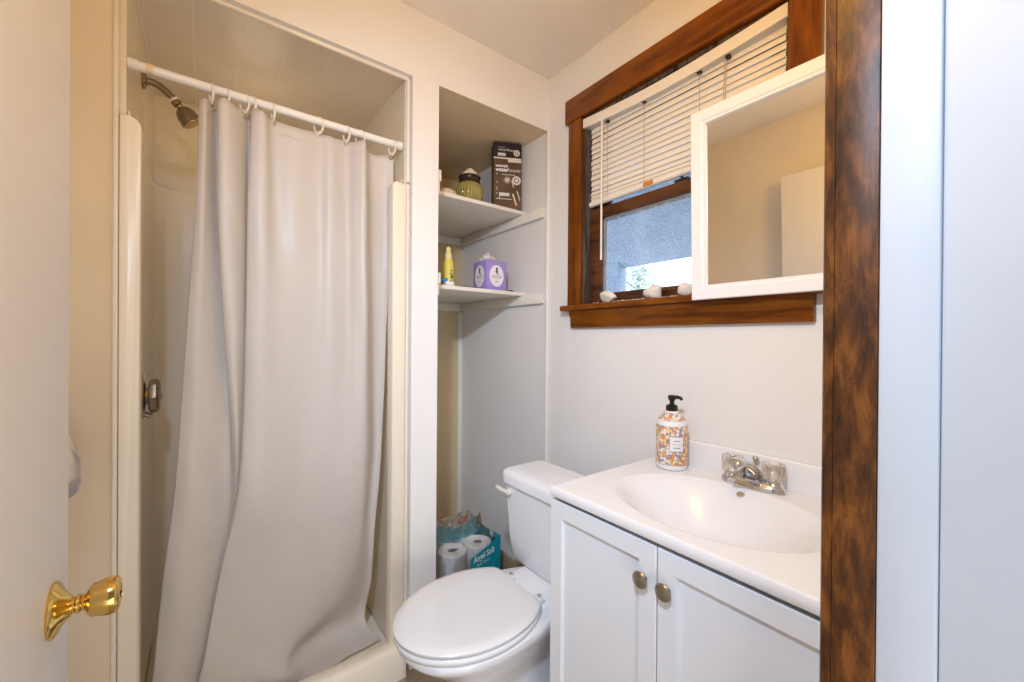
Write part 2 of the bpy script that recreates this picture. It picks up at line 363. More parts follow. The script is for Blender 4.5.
def face_mtx(o, ux, uy):
    ux = Vector(ux).normalized(); uy = Vector(uy).normalized(); n = ux.cross(uy)
    return Matrix(((ux.x, uy.x, n.x, o[0]), (ux.y, uy.y, n.y, o[1]), (ux.z, uy.z, n.z, o[2]), (0, 0, 0, 1)))
B = bmesh.new

# ------------------------------------------------------------------ room shell
CE = 2.393; XL = -1.55; YD = -1.23; YH = -1.40        # ceiling, left wall, doorway wall inner and outer face
SX0, SX1, ST = -1.434, -0.659, 2.150                  # shower opening
NX, NT = -0.555, 2.156                                # niche opening
DEP = 0.78
struct('floor', box(B(), (-2.2, -3.2, -0.05), (0.02, 0.95, 0.0)), 'floor', 'tan vinyl floor between the toilet and the vanity', 'floor')
struct('ceiling', box(B(), (XL - 0.1, YH, CE), (0.12, 0.10, CE + 0.06)), 'ceiling', 'flat grey-beige ceiling above the window', 'ceiling')
struct('wall_back_left', box(B(), (XL - 0.1, 0, 0), (SX0, 0.0295, CE)), 'wall_door_shade', 'narrow shade-toned cream wall left of the shower, behind the door', 'wall')
b = B()
box(b, (SX0, 0, ST), (SX1, 0.0295, CE)); box(b, (SX1, 0, 0), (NX, DEP + 0.02, CE))
box(b, (NX, 0, NT), (0, DEP + 0.02, CE))
struct('wall_back', b, 'wall', 'cream wall that holds the shower opening and the shelf niche', 'wall')
box_w = B()
WY0, WY1, WZ0, WZ1 = -0.2165, -0.970, 1.335, 2.122
box(box_w, (0, -3.2, 0), (0.12, WY1, CE)); box(box_w, (0, WY0, 0), (0.12, DEP + 0.10, CE)); box(box_w, (0, WY1, 0), (0.12, WY0, WZ0)); box(box_w, (0, WY1, WZ1), (0.12, WY0, CE))
struct('wall_right', box_w, 'wall', 'cream wall with the wood framed window in it', 'wall')
struct('wall_left', box(B(), (XL - 0.1, YH, 0), (XL, 0.0, CE)), 'wall_door_shade', 'shade-toned cream wall behind the open door', 'wall')
b = B()
box(b, (XL, YH, 0), (-1.48, YD, CE)); box(b, (-0.61, YH, 0), (0, YD, CE)); box(b, (-1.48, YH, 2.061), (-0.61, YD, CE))
struct('wall_front', b, 'wall', 'wall around the doorway the view comes through', 'wall')
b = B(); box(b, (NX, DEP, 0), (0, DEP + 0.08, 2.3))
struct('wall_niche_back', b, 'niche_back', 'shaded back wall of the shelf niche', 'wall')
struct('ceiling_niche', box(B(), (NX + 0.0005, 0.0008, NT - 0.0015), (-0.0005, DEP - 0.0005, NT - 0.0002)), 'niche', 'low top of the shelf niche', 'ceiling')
# shower alcove in tile
struct('ceiling_shower', box(B(), (SX0 - 0.02, 0.03, ST), (SX1, 0.80, ST + 0.04)), 'tile_ceiling', 'beige square tiles over the shower', 'ceiling')
struct('wall_shower_left', box(box(B(), (-1.50, 0.054, 0), (-1.417, 0.80, 1.7575)), (-1.50, 0.03, 1.7578), (-1.417, 0.80, ST)), 'tile_side', 'tiled shower wall that carries the shower head', 'wall')
struct('wall_shower_right', box(B(), (-0.677, 0.03, 0), (-0.6595, 0.80, ST)), 'tile_side', 'tiled shower wall next to the niche pillar', 'wall')
struct('wall_shower_back', box(B(), (-1.46, 0.732, 0), (SX1, 0.80, ST)), 'tile_back', 'tiled wall at the back of the shower', 'wall')
b = B()
tube(b, [(SX0 + 0.012, 0.022, ST - 0.006), (SX1 - 0.008, 0.022, ST - 0.006)], 0.0075, 8)
tube(b, [(SX1 - 0.008, 0.022, 1.77), (SX1 - 0.008, 0.022, ST - 0.006)], 0.0075, 8)
struct('trim_1', b, 'bead', 'white bullnose bead round the top of the shower opening', 'trim')
b = B(); box(b, (SX0 - 0.004, -0.004, 0.0), (SX0 + 0.006, 0.030, ST), 0.003)
struct('trim_2', b, 'trimw', 'pale upright bead at the left edge of the shower', 'trim')
b = B(); tube(b, [(-0.007, -0.006, 0), (-0.007, -0.006, NT)], 0.008, 8)
struct('trim_3', b, 'trimw', 'thin upright corner bead between niche and window wall', 'trim')
b = B(); box(b, (-0.028, DEP - 0.012, 0.0), (0.0, DEP, 1.365), 0.003)
struct('trim_4', b, 'trimw', 'pale strip in the far corner of the niche', 'trim')
b = B(); box(b, (-0.012, -0.55, 0), (0, -0.02, 0.09), 0.003); box(b, (-0.012, 0.012, 0), (0, DEP, 0.09), 0.003)
struct('baseboard_right', b, 'base_tan', 'brown baseboard low on the wall behind the toilet', 'baseboard')
# right door jamb : stained rabbet on the bathroom side, painted stop towards the hall
JX = -0.66
b = B(); box(b, (JX, YD - 0.048, 0), (JX + 0.05, YD - 0.0085, 2.06), 0.001)
prism(b, [(JX + 0.001, YD - 0.008), (JX + 0.05, YD - 0.008), (JX + 0.05, YD + 0.005), (JX + 0.010, YD + 0.005), (JX + 0.003, YD + 0.002)], 2, 0, 2.06)
struct('trim_5', b, 'worn', 'worn dark stained wood door jamb at the right', 'trim')
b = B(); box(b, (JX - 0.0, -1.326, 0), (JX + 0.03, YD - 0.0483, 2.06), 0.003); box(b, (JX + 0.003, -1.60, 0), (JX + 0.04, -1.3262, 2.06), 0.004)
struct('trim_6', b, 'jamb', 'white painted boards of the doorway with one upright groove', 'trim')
# hall the photograph was taken from
struct('ceiling_hall', box(B(), (-2.2, -3.2, 2.393), (0.1, YH, 2.44)), 'hall', 'plain hall ceiling behind the camera', 'ceiling')
struct('wall_hall_left', box(B(), (-2.25, -3.2, 0), (-2.2, YH, 2.4)), 'hall', 'plain hall wall to the left of the camera', 'wall')
struct('wall_hall_front', box(B(), (-2.2, YH, 0), (XL - 0.1, YH + 0.05, 2.4)), 'hall', 'plain hall wall beside the doorway', 'wall')
struct('wall_hall_back', box(B(), (-2.2, -3.25, 0), (0.1, -3.2, 2.4)), 'hall', 'plain hall wall behind the camera', 'wall')

# ------------------------------------------------------------------ outside the window
struct('ground', box(B(), (0.13, -12, -0.6), (30, 25, -0.5)), 'ground', 'ground outside the window', 'ground')
b = B()
prism(b, [(0.14, 2.28), (1.35, 1.765), (1.35, 1.82), (0.14, 2.40)], 1, -2.2, 2.2)
struct('porch_roof', b, 'soffit', 'blue-grey porch roof just outside the window', 'roof')
b = B(); box(b, (1.26, 0.60, -0.5), (1.36, 2.2, 1.80), 0.004)
struct('porch_wall', b, 'soffit', 'blue-grey porch side wall at the left of the view', 'wall')
TR = Vector((9.5, 6.35, -0.5))
t = thing('tree', TR, 'leafy tree with haze-paled leaves seen far off through the window', 'tree')
b = B(); tube(b, [TR, TR + Vector((0.05, -0.05, 1.7)), TR + Vector((0, 0, 3.2)), TR + Vector((0.1, 0.05, 3.9))], [0.14, 0.11, 0.06, 0.02], 10)
for k in range(9):
    a = k * 2.4; z = 2.2 + 0.18 * k; tube(b, [TR + Vector((0, 0, z)), TR + Vector((0.5 * math.cos(a), 0.5 * math.sin(a), z + 0.35))], [0.03, 0.01], 6)
finish('trunk', b, 'bark', t)
b = B()
for i in range(4200):
    a = random.uniform(0, 2 * PI); z = random.uniform(1.9, 4.15); k = math.sqrt(max(0.03, 1 - ((z - 2.9) / 1.25) ** 2)); r = random.random() ** 0.5 * 0.78 * k
    c = TR + Vector((r * math.cos(a), r * math.sin(a), z))
    u = Vector((random.uniform(-1, 1), random.uniform(-1, 1), random.uniform(-1, 1))).normalized(); v = u.orthogonal().normalized()
    sz = random.uniform(0.04, 0.075)
    b.faces.new([b.verts.new(c + u * sz), b.verts.new(c + v * sz * .45), b.verts.new(c - u * sz), b.verts.new(c - v * sz * .45)])
finish('foliage', b, 'leaf', t)

# ------------------------------------------------------------------ window
win = thing('window_1', (0, -0.59, 1.335), 'double hung window in a stained wood frame', 'window'); win['kind'] = 'structure'
b = B(); box(b, (-0.022, -0.2185, 1.345), (0, -0.150, 2.121), 0.002); finish('side_casing', b, 'wood_v', win)
b = B(); box(b, (-0.022, -1.042, 1.345), (0, -0.968, 2.121), 0.002); finish('side_casing', b, 'wood_v', win)
b = B(); box(b, (-0.026, -1.05, 2.121), (0, -0.132, 2.220), 0.002); finish('head_casing', b, 'wood', win)
b = B(); box(b, (-0.046, -1.066, 1.323), (0.05, -0.126, 1.345), 0.005, 3); finish('stool', b, 'wood', win)
b = B(); prism(b, [(0, 1.322), (-0.030, 1.322), (-0.028, 1.306), (-0.020, 1.292), (-0.020, 1.258), (-0.016, 1.252), (0, 1.252)], 1, -1.030, -0.168); finish('apron', b, 'wood', win)
b = B(); box(b, (0.0, WY0 - 0.012, WZ0), (0.11, WY0, WZ1)); finish('jamb_liner', b, 'wood_grey', win)
b = B(); box(b, (0.0, WY1, WZ0), (0.11, WY1 + 0.012, WZ1)); finish('jamb_liner', b, 'wood_grey', win)
b = B(); box(b, (0.0, WY1, WZ1 - 0.014), (0.11, WY0, WZ1)); finish('head_jamb', b, 'wood_grey', win)
b = B(); box(b, (0.05, WY1, WZ0 - 0.02), (0.14, WY0, WZ0 + 0.02)); finish('sill', b, 'wood_grey', win)
def sash(nm, x0, x1, z0, z1, mat, st=0.062, tr=0.044, br=0.042):
    s = None
    b = B(); ya, yb = WY1 + 0.014, WY0 - 0.014
    box(b, (x0, ya, z0), (x1, ya + st, z1), 0.002); box(b, (x0, yb - st, z0), (x1, yb, z1), 0.002)
    box(b, (x0, ya + st, z1 - tr), (x1, yb - st, z1), 0.002); box(b, (x0, ya + st, z0), (x1, yb - st, z0 + br), 0.002)
    s = finish(nm, b, mat, win)
    b = B(); xm = (x0 + x1) / 2
    box(b, (xm - 0.002, ya + st - 0.004, z0 + br - 0.004), (xm + 0.002, yb - st + 0.004, z1 - tr + 0.004)); finish('glass', b, 'pane', s)
    b = B(); e = 0.006
    for (p, q_) in (((xm - .006, ya + st, z0 + br), (xm + .004, ya + st + e, z1 - tr)), ((xm - .006, yb - st - e, z0 + br), (xm + .004, yb - st, z1 - tr)), ((xm - .006, ya + st, z1 - tr - e), (xm + .004, yb - st, z1 - tr))): box(b, p, q_)
    finish('glazing_bead', b, 'sash_bead', s)
sash('lower_sash', 0.030, 0.062, 1.348, 1.742, 'wood_dark')
sash('upper_sash', 0.066, 0.098, 1.70, 2.104, 'wood_dark')
b = B(); box(b, (0.030, -0.66, 1.742), (0.055, -0.61, 1.752), 0.002); tube(b, [(0.04, -0.635, 1.750), (0.025, -0.64, 1.762), (0.012, -0.65, 1.764)], 0.005, 8)
finish('sash_lock', b, 'dkmetal', win)
b = B()
for i in range(420):
    y = random.uniform(-0.72, -0.27); x = random.gauss(0.008, 0.010); s = random.uniform(0.002, 0.0055)
    if x > 0.027 or x < -0.03: continue
    t4 = bmesh.new(); bmesh.ops.create_icosphere(t4, subdivisions=1, radius=s); absorb(b, t4, Matrix.Translation((x, y, 1.3445 + s * 0.6)))
g = finish('sill_grit', b, 'grit'); tag(g, 'pale flakes and grit scattered along the window stool', 'grit', kind='stuff')

# blind
bl = thing('window_blind', (0.0, -0.59, 1.745), 'cream mini blind lowered over the top of the window', 'blind')
def bowed(x0, x1, z0, z1):
    b = B(); L = []
    for k in range(15):
        f = k / 14; y = -0.222 - f * 0.740; d = -0.018 * math.sin(PI * f)
        L.append([Vector((x0, y, z0 + d)), Vector((x1, y, z0 + d)), Vector((x1, y, z1 + d)), Vector((x0, y, z1 + d))])
    return loft(b, L)
hr = finish('headrail', bowed(-0.004, 0.036, 2.0775, 2.110), 'blind_band', bl)
finish('valance', bowed(-0.010, -0.0042, 2.076, 2.113), 'blind_head', bl)
SL = [2.063 - 0.0215 * i for i in range(13)] + [1.7925, 1.7815]
b = B()
for i, z in enumerate(SL):
    tl = math.radians(72 if i < 12 else 62); wv = 0.0250
    for k in range(1):
        loops = []
        for s in (-1, -0.5, 0, 0.5, 1):
            u = s * wv / 2; bow = 0.0022 * (1 - s * s)
            x = 0.022 + u * math.cos(tl) - bow * math.sin(tl); zz = z + u * math.sin(tl) + bow * math.cos(tl)
            loops.append((x, zz))
        poly = [(x, zz + 0.0003) for x, zz in loops] + [(x, zz - 0.0003) for x, zz in loops[::-1]]
        sag = 0.0012 * math.sin(i * 1.7)
        prism(b, [(x, zz + sag) for x, zz in poly], 1, -0.950 + 0.001 * (i % 2), -0.243 - 0.0015 * (i % 3))
finish('slats', b, 'blind', bl)
b = B(); tube(b, [(0.020, -0.95, 1.7685), (0.020, -0.240, 1.7600)], 0.0110, 10); br = finish('bottom_rail', b, 'blind', bl)
b = B(); box(b, (0.0082, -0.540, 1.7570), (0.014, -0.500, 1.7730), 0.001); finish('sticker', b, 'orange', br)
for y in (-0.338, -0.505, -0.710):
    b = B(); tube(b, [(0.004, y, 2.08), (0.0085, y, 1.764)], 0.0011, 6); finish('ladder_cord', b, 'cord', bl)
b = B(); tube(b, [(0.004, -0.795, 2.085), (0.007, -0.787, 1.75)], 0.0016, 6); tube(b, [(0.003, -0.790, 2.085), (0.005, -0.783, 1.75)], 0.0012, 6); finish('pull_cord', b, 'cord', bl)
for y in (-0.338, -0.505, -0.710, -0.80):
    b = B(); box(b, (0.000, y - 0.007, 2.056), (0.012, y + 0.007, 2.0645), 0.002); finish('cord_guide', b, 'dkmetal', hr)
b = B(); tube(b, [(-0.006, -0.322, 2.085), (-0.012, -0.324, 2.065), (-0.014, -0.327, 1.516)], 0.0042, 6); wd = finish('tilt_wand', b, 'blind', bl)

# stones on the stool
for i, (y, x, s, lab) in enumerate([(-0.362, -0.010, 1.65, 'chalky white stone on the window stool, nearest the room corner'),
                                    (-0.563, -0.010, 1.65, 'flat chalky white stone midway along the window stool'),
                                    (-0.680, -0.006, 1.6, 'white stone on the window stool, tucked by the mirror frame')]):
    t = bmesh.new(); bmesh.ops.create_icosphere(t, subdivisions=3, radius=1)
    rnd = random.Random(i + 3)
    offs = [(Vector((rnd.uniform(-1, 1), rnd.uniform(-1, 1), rnd.uniform(-1, 1))).normalized(), rnd.uniform(0.5, 0.8)) for _ in range(9)]
    for v in t.verts:
        n = v.co.normalized(); k = 1.0
        for d, l in offs:
            dd = n.dot(d)
            if dd * k > l: k = l / dd
        v.co = Vector((n.x * k * 0.017 * s, n.y * k * 0.026 * s, n.z * k * 0.015 * s))
    zmin = min(v.co.z for v in t.verts)
    bmesh.ops.translate(t, verts=t.verts, vec=(x, y, 1.345 - zmin))
    b = B(); absorb(b, t)
    solo('stone', b, 'stone', (x, y, 1.345), lab, 'stone', 'stones on the window stool', 30)

# ------------------------------------------------------------------ mirror cabinet
mc = thing('wall_mirror', (-0.0475, -0.96, 1.3255), 'white framed mirror hung tilted in front of the right half of the window', 'mirror')
MY0, MY1, MZ0, MZ1 = -0.729, -1.205, 1.3255, 1.888
b = B(); box(b, (-0.0480, MY1 + 0.004, MZ0 + 0.004), (-0.0470, MY0 - 0.004, MZ1 - 0.004)); finish('back_board', b, 'white', mc)
FW = 0.043
b = B()
o1 = [(MY0, MZ0), (MY1, MZ0), (MY1, MZ1), (MY0, MZ1)]
def inset(d): return [(MY0 - d, MZ0 + d), (MY1 + d, MZ0 + d), (MY1 + d, MZ1 - d), (MY0 - d, MZ1 - d)]
loft(b, [[Vector((x, y, z)) for y, z in inset(d)] for x, d in ((-0.0480, 0.0), (-0.063, 0.0), (-0.065, 0.002), (-0.065, FW - 0.012), (-0.062, FW - 0.008), (-0.062, FW - 0.002), (-0.057, FW), (-0.0480, FW))], False, False)
finish('frame', b, 'frame', mc, 25)
b = B()
loft(b, [[Vector((x, y, z)) for y, z in inset(FW - 0.006)] for x in (-0.0482, -0.0525)], True, True)
bmesh.ops.rotate(b, verts=b.verts, cent=(-0.044, -0.96, 1.62), matrix=Matrix.Rotation(0.0, 3, 'Y'))
finish('mirror_glass', b, 'mirror', mc)
mc.rotation_euler = (0, -0.028, 0)

# ------------------------------------------------------------------ door with its knob
dr = thing('door_1', (-1.42, -1.22, 0), 'cream slab door standing open along the left wall', 'door'); dr['kind'] = 'structure'
b = B(); box(b, (-1.455, -1.222, 0.012), (-1.420, -0.492, 2.03), 0.002); slab = finish('door_slab', b, 'door', dr)
b = B()
KY, KZ = -0.575, 0.826
mt = frame_to((-1.420, KY, KZ), (1, 0, 0))
lathe(b, [(0.036, 0.0), (0.0365, 0.003), (0.033, 0.006), (0.024, 0.010), (0.016, 0.016), (0.013, 0.019)], 40, mt); kn = finish('knob_rosette', b, 'brass', dr)
b = B(); lathe(b, [(0.010, 0.012), (0.0105, 0.022), (0.0125, 0.024), (0.0125, 0.027), (0.010, 0.029), (0.011, 0.032), (0.019, 0.036), (0.0225, 0.041), (0.0225, 0.044), (0.0245, 0.050), (0.0255, 0.058), (0.0245, 0.064), (0.021, 0.067), (0.012, 0.0685), (0.011, 0.067), (0.004, 0.067)], 40, mt); kb = finish('door_knob', b, 'brass', dr)
b = B(); box(b, (-1.3545, KY - 0.008, KZ - 0.002), (-1.3505, KY + 0.004, KZ + 0.002), 0.001); finish('lock_button', b, 'dkmetal', kb)
b = B(); box(b, (-1.446, -0.4935, 0.79), (-1.429, -0.4905, 0.86), 0.001); finish('latch_plate', b, 'brass', dr)

# towel hanging behind the door
b = B(); rows = []
TW = [(1.075, 0.004), (1.06, 0.009), (1.02, 0.018), (0.98, 0.026), (0.94, 0.032), (0.90, 0.034), (0.875, 0.031), (0.862, 0.022)]
for z, d in TW:
    L = []
    for k in range(24):
        a = 2 * PI * k / 24; wv = 1 + 0.12 * math.sin(5 * a + z * 9)
        L.append(Vector((-1.548 + 1.25*d + 1.25*d * math.cos(a) * wv, -0.16 + (0.03 + d * 2.4) * math.sin(a) * wv, z + 0.004 * math.sin(3 * a))))
    rows.append(L)
loft(b, rows); 
tw = thing('hand_towel', (-1.515, -0.16, 0.86), 'white waffle towel with dark blotches hung behind the open door', 'towel')
finish('cloth', b, 'towel', tw, 60)
b = B(); tube(b, [(-1.549, -0.16, 1.100), (-1.532, -0.16, 1.100), (-1.524, -0.16, 1.110)], 0.004, 8); tube(b, [(-1.540, -0.16, 1.097), (-1.540, -0.16, 1.067)], 0.002, 6); finish('hanging_loop', b, 'white', tw)

# ------------------------------------------------------------------ shower surround
su = thing('shower_stall', (-1.05, 0.36, 0.0), 'almond fiberglass shower stall with rounded front columns and a raised curb', 'shower stall')
def column(x0, x1, zt, rr, side):
    """front column with a rounded top inner corner, extruded in y"""
    b = B(); pts = []
    xin, xout = (x1, x0) if side < 0 else (x0, x1)
    sg = 1 if side < 0 else -1
    pts = [(xout, 0.03), (xin, 0.03)]
    for k in range(9):
        a = PI / 2 * k / 8
        pts.append((xin - sg * rr * (1 - math.cos(a)), zt - rr * (1 - math.sin(a))))
    pts.append((xout, zt))
    prism(b, pts, 1, 0.004, 0.052)
    bmesh.ops.bevel(b, geom=[e for e in b.edges if abs((e.verts[0].co.y - e.verts[1].co.y)) < 1e-6], offset=0.006, segments=2, profile=0.5, affect='EDGES')
    return b
finish('front_column', column(-1.4275, -1.387, 1.757, 0.022, -1), 'fiberglass', su)
finish('front_column', column(-0.728, -0.679, 1.757, 0.010, 1), 'fiberglass', su)
b = B()
def sur(z): 
    xl, xr, y0, yb, r = -1.4125, -0.683, 0.046, 0.727, 0.09
    L = [Vector((xl, y0, z))]
    for k in range(9): a = PI / 2 * k / 8; L.append(Vector((xl + r * (1 - math.cos(a)), yb - r * (1 - math.sin(a)), z)))
    for k in range(9): a = PI / 2 * k / 8; L.append(Vector((xr - r * (1 - math.sin(a)), yb - r * (1 - math.cos(a)), z)))
    L.append(Vector((xr, y0, z))); return L
inner = sur(0.0); th = 0.005
cx_, cy_ = -1.048, 0.36
def off(L, d):
    out = []
    for i, p in enumerate(L):
        a = L[max(i - 1, 0)]; c = L[min(i + 1, len(L) - 1)]; t_ = (c - a).normalized(); n_ = Vector((-t_.y, t_.x, 0)); out.append(p + n_ * d)
    return out
outer = off(inner, th * 0.6)
pl = [Vector((p.x, p.y, 0)) for p in inner] + [Vector((p.x, p.y, 0)) for p in outer[::-1]]
def zrim(p): return 1.79
loft(b, [[Vector((p.x, p.y, 0.02)) for p in pl], [Vector((p.x, p.y, 1.785)) for p in pl]])
finish('wall_panel', b, 'fiberglass', su, 40)
b = B(); box(b, (-1.412, 0.05, 0.004), (-0.684, 0.727, 0.032), 0.008); finish('shower_pan', b, 'fiberglass', su)
b = B(); prism(b, [(-0.022, 0.0), (-0.020, 0.095), (-0.012, 0.108), (0.0, 0.112), (0.034, 0.112), (0.046, 0.104), (0.052, 0.09), (0.060, 0.03), (0.060, 0.0)], 0, -1.415, -0.680)
finish('curb', b, 'fiberglass', su, 40)

# shower head
sh = thing('shower_fixture', (-1.417, 0.36, 2.020), 'tarnished brass-toned shower head on a bent arm', 'shower head')
b = B(); lathe(b, [(0.027, 0), (0.0275, 0.004), (0.022, 0.009), (0.013, 0.012)], 28, frame_to((-1.4165, 0.36, 2.022), (1, 0, 0))); finish('wall_flange', b, 'tarnish', sh)
b = B(); tube(b, [(-1.412, .36, 2.022), (-1.392, .36, 2.023), (-1.376, .36, 2.017), (-1.360, .36, 2.006), (-1.346, .36, 1.994), (-1.336, .36, 1.984)], 0.0112, 14); finish('shower_arm', b, 'tarnish', sh)
hd = Vector((0.036, 0.0, -0.046)).normalized()
mt = frame_to((-1.341, 0.36, 1.988), hd) @ Matrix.Scale(1.22, 4)
b = B(); lathe(b, [(0.0105, 0), (0.0125, 0.001), (0.0125, 0.006), (0.0105, 0.007)], 24, mt); finish('washer', b, 'ring', sh)
b = B(); lathe(b, [(0.0105, 0.007), (0.012, 0.008), (0.012, 0.018), (0.008, 0.020), (0.007, 0.024), (0.014, 0.028), (0.020, 0.034), (0.024, 0.044), (0.0265, 0.060), (0.027, 0.066), (0.025, 0.068)], 32, mt); hb = finish('spray_bell', b, 'tarnish', sh)
b = B(); lathe(b, [(0.024, 0.0665), (0.0238, 0.0695), (0.004, 0.071)], 32, mt); finish('spray_face', b, metal('brassy_spray_face', (0.62, 0.44, 0.2), 0.4), hb)

# shower valve
sv = thing('shower_valve', (-1.412, 0.36, 1.01), 'grey metal shower valve handle on the left stall wall', 'shower valve')
b = B(); lathe(b, [(0.078, 0), (0.078, 0.002), (0.070, 0.006), (0.030, 0.009)], 40, frame_to((-1.4122, 0.36, 1.01), (1, 0, 0))); finish('escutcheon', b, 'chrome', sv)
b = B(); lathe(b, [(0.026, 0.006), (0.026, 0.014), (0.050, 0.015), (0.055, 0.020), (0.055, 0.034), (0.044, 0.042), (0.010, 0.043), (0.009, 0.047), (0.002, 0.047)], 8, frame_to((-1.4122, 0.36, 1.01), (1, 0, 0))); finish('handle', b, 'nickel', sv, 20)
b = B(); tube(b, [(-1.409, 0.36, 0.955), (-1.402, 0.36, 0.950), (-1.392, 0.36, 0.944)], [0.006, 0.007, 0.010], 10); finish('temperature_lever', b, 'nickel', sv)

# curtain rod, rings, curtain
RY, RZ = 0.050, 1.905
cr = thing('curtain_rod', (-1.05, RY, RZ), 'white tension rod across the shower opening', 'curtain rod')
b = B(); tube(b, [(-1.414, RY, RZ + 0.004), (-1.13, RY, RZ + 0.002), (-0.68, RY, RZ + 0.002)], 0.0125, 20); finish('tube', b, 'rod', cr)
b = B(); tube(b, [(-1.4165, RY, RZ + 0.004), (-1.396, RY, RZ + 0.004)], 0.0145, 20); finish('end_cap', b, 'rod', cr)
b = B(); tube(b, [(-0.6805, RY, RZ + 0.002), (-0.698, RY, RZ + 0.002)], 0.0155, 20); finish('end_cap', b, 'rod', cr)
b = B(); tube(b, [(-1.381, RY, RZ + 0.004), (-1.367, RY, RZ + 0.004)], 0.0131, 20); finish('tape_wrap', b, 'peach', cr)

LEV = [
(1.872,[(-1.270,0.048),(-1.256,0.036),(-1.242,0.060),(-1.230,0.075),(-1.228,0.018),(-1.205,0.008),(-1.167,0.050),(-1.151,0.072),(-1.146,0.026),(-1.118,0.012),(-1.090,0.050),(-1.033,0.036),(-0.961,0.055),(-0.925,0.038),(-0.874,0.055),(-0.845,0.026),(-0.822,0.012),(-0.790,0.068),(-0.745,0.075),(-0.708,0.060)]),
(1.600,[(-1.276,0.055),(-1.260,0.042),(-1.242,0.062),(-1.224,0.080),(-1.228,0.014),(-1.200,0.006),(-1.166,0.045),(-1.152,0.066),(-1.155,0.026),(-1.118,0.006),(-1.083,0.036),(-1.031,0.028),(-0.961,0.046),(-0.929,0.030),(-0.874,0.048),(-0.849,0.022),(-0.822,0.008),(-0.782,0.074),(-0.740,0.085),(-0.706,0.070)]),
(1.250,[(-1.295,0.070),(-1.270,0.055),(-1.240,0.068),(-1.205,0.085),(-1.214,0.026),(-1.192,0.012),(-1.164,0.040),(-1.154,0.054),(-1.159,0.020),(-1.123,0.000),(-1.080,0.016),(-1.018,0.024),(-0.964,0.030),(-0.926,0.020),(-0.873,0.034),(-0.847,0.014),(-0.817,0.006),(-0.776,0.074),(-0.746,0.085),(-0.723,0.075)]),
(0.800,[(-1.319,0.085),(-1.287,0.070),(-1.246,0.075),(-1.197,0.088),(-1.186,0.072),(-1.178,0.056),(-1.169,0.062),(-1.164,0.056),(-1.171,0.018),(-1.131,0.006),(-1.083,0.014),(-1.020,0.028),(-0.963,0.028),(-0.920,0.030),(-0.881,0.026),(-0.847,0.022),(-0.809,0.030),(-0.769,0.085),(-0.751,0.095),(-0.736,0.085)]),
(0.500,[(-1.348,0.105),(-1.310,0.090),(-1.260,0.098),(-1.212,0.112),(-1.206,0.104),(-1.208,0.096),(-1.212,0.090),(-1.214,0.075),(-1.214,0.066),(-1.164,0.060),(-1.107,0.062),(-1.041,0.066),(-0.979,0.066),(-0.927,0.066),(-0.884,0.068),(-0.844,0.074),(-0.809,0.084),(-0.786,0.100),(-0.768,0.108),(-0.753,0.100)]),
(0.280,[(-1.365,0.120),(-1.324,0.106),(-1.278,0.116),(-1.236,0.128),(-1.234,0.120),(-1.237,0.112),(-1.246,0.102),(-1.250,0.090),(-1.245,0.080),(-1.194,0.075),(-1.133,0.080),(-1.061,0.085),(-0.996,0.090),(-0.943,0.098),(-0.900,0.108),(-0.866,0.120),(-0.830,0.136),(-0.795,0.150),(-0.770,0.158),(-0.750,0.150)]),
(0.135,[(-1.372,0.126),(-1.330,0.112),(-1.289,0.122),(-1.256,0.136),(-1.254,0.128),(-1.257,0.120),(-1.265,0.108),(-1.272,0.098),(-1.267,0.086),(-1.212,0.084),(-1.150,0.085),(-1.085,0.090),(-1.040,0.100),(-1.010,0.125),(-0.980,0.150),(-0.940,0.172),(-0.890,0.188),(-0.835,0.198),(-0.790,0.205),(-0.755,0.195)]),
(0.045,[(-1.375,0.130),(-1.333,0.116),(-1.293,0.126),(-1.260,0.140),(-1.258,0.132),(-1.260,0.124),(-1.268,0.110),(-1.277,0.100),(-1.272,0.088),(-1.216,0.085),(-1.152,0.086),(-1.085,0.090),(-1.030,0.096),(-0.985,0.104),(-0.940,0.110),(-0.895,0.118),(-0.850,0.126),(-0.800,0.134),(-0.755,0.144),(-0.718,0.150)]),
]
RINGX = [(-1.242, 0.060), (-1.2115, 0.02), (-1.163, 0.050), (-1.142, 0.045), (-1.090, 0.050), (-0.961, 0.055), (-0.874, 0.055), (-0.829, 0.04), (-0.716, 0.06)]
PER = 6
cols = [catmull([(x, y, z) for x, y in L], PER) for z, L in LEV]
nu = len(cols[0]); VR = 9
grid = []
colsT = [catmull([cols[r][i] for r in range(len(LEV))], VR) for i in range(nu)]
nv = len(colsT[0])
b = B(); vs = []
for j in range(nv):
    row = []
    for i in range(nu):
        x, y, z = colsT[i][j]
        f = j / (nv - 1)
        if f < 0.12:      # scallops between the rings
            dmin = min(abs(x - rx) for rx, _ in RINGX)
            z -= min(dmin, 0.05) * 0.22 * (1 - f / 0.12)
        y += 0.0035 * math.sin(38 * x + 9 * z) * math.sin(7 * z + 11 * x)
        if f > 0.72: x += 0.010 * math.sin(40 * z + 8 * x) * (f - 0.72) / 0.28; y += 0.010 * math.sin(23 * x + 31 * z) * (f - 0.72) / 0.28 + 0.0
        if z < 0.13: y = max(y, 0.076)
        z = max(z, 0.036)
        row.append(b.verts.new((x, y, z)))
    vs.append(row)
for j in range(nv - 1):
    for i in range(nu - 1): b.faces.new((vs[j][i], vs[j][i + 1], vs[j + 1][i + 1], vs[j + 1][i]))
sc_ = thing('shower_curtain', (-1.03, RY, 0.05), 'white vinyl shower curtain drawn across the stall', 'curtain')
cloth = finish('cloth', b, 'curtain', sc_, 180)
sol = cloth.modifiers.new('thickness', 'SOLIDIFY'); sol.thickness = 0.0012
b = B()
hem = [colsT[i][1] for i in range(nu)]
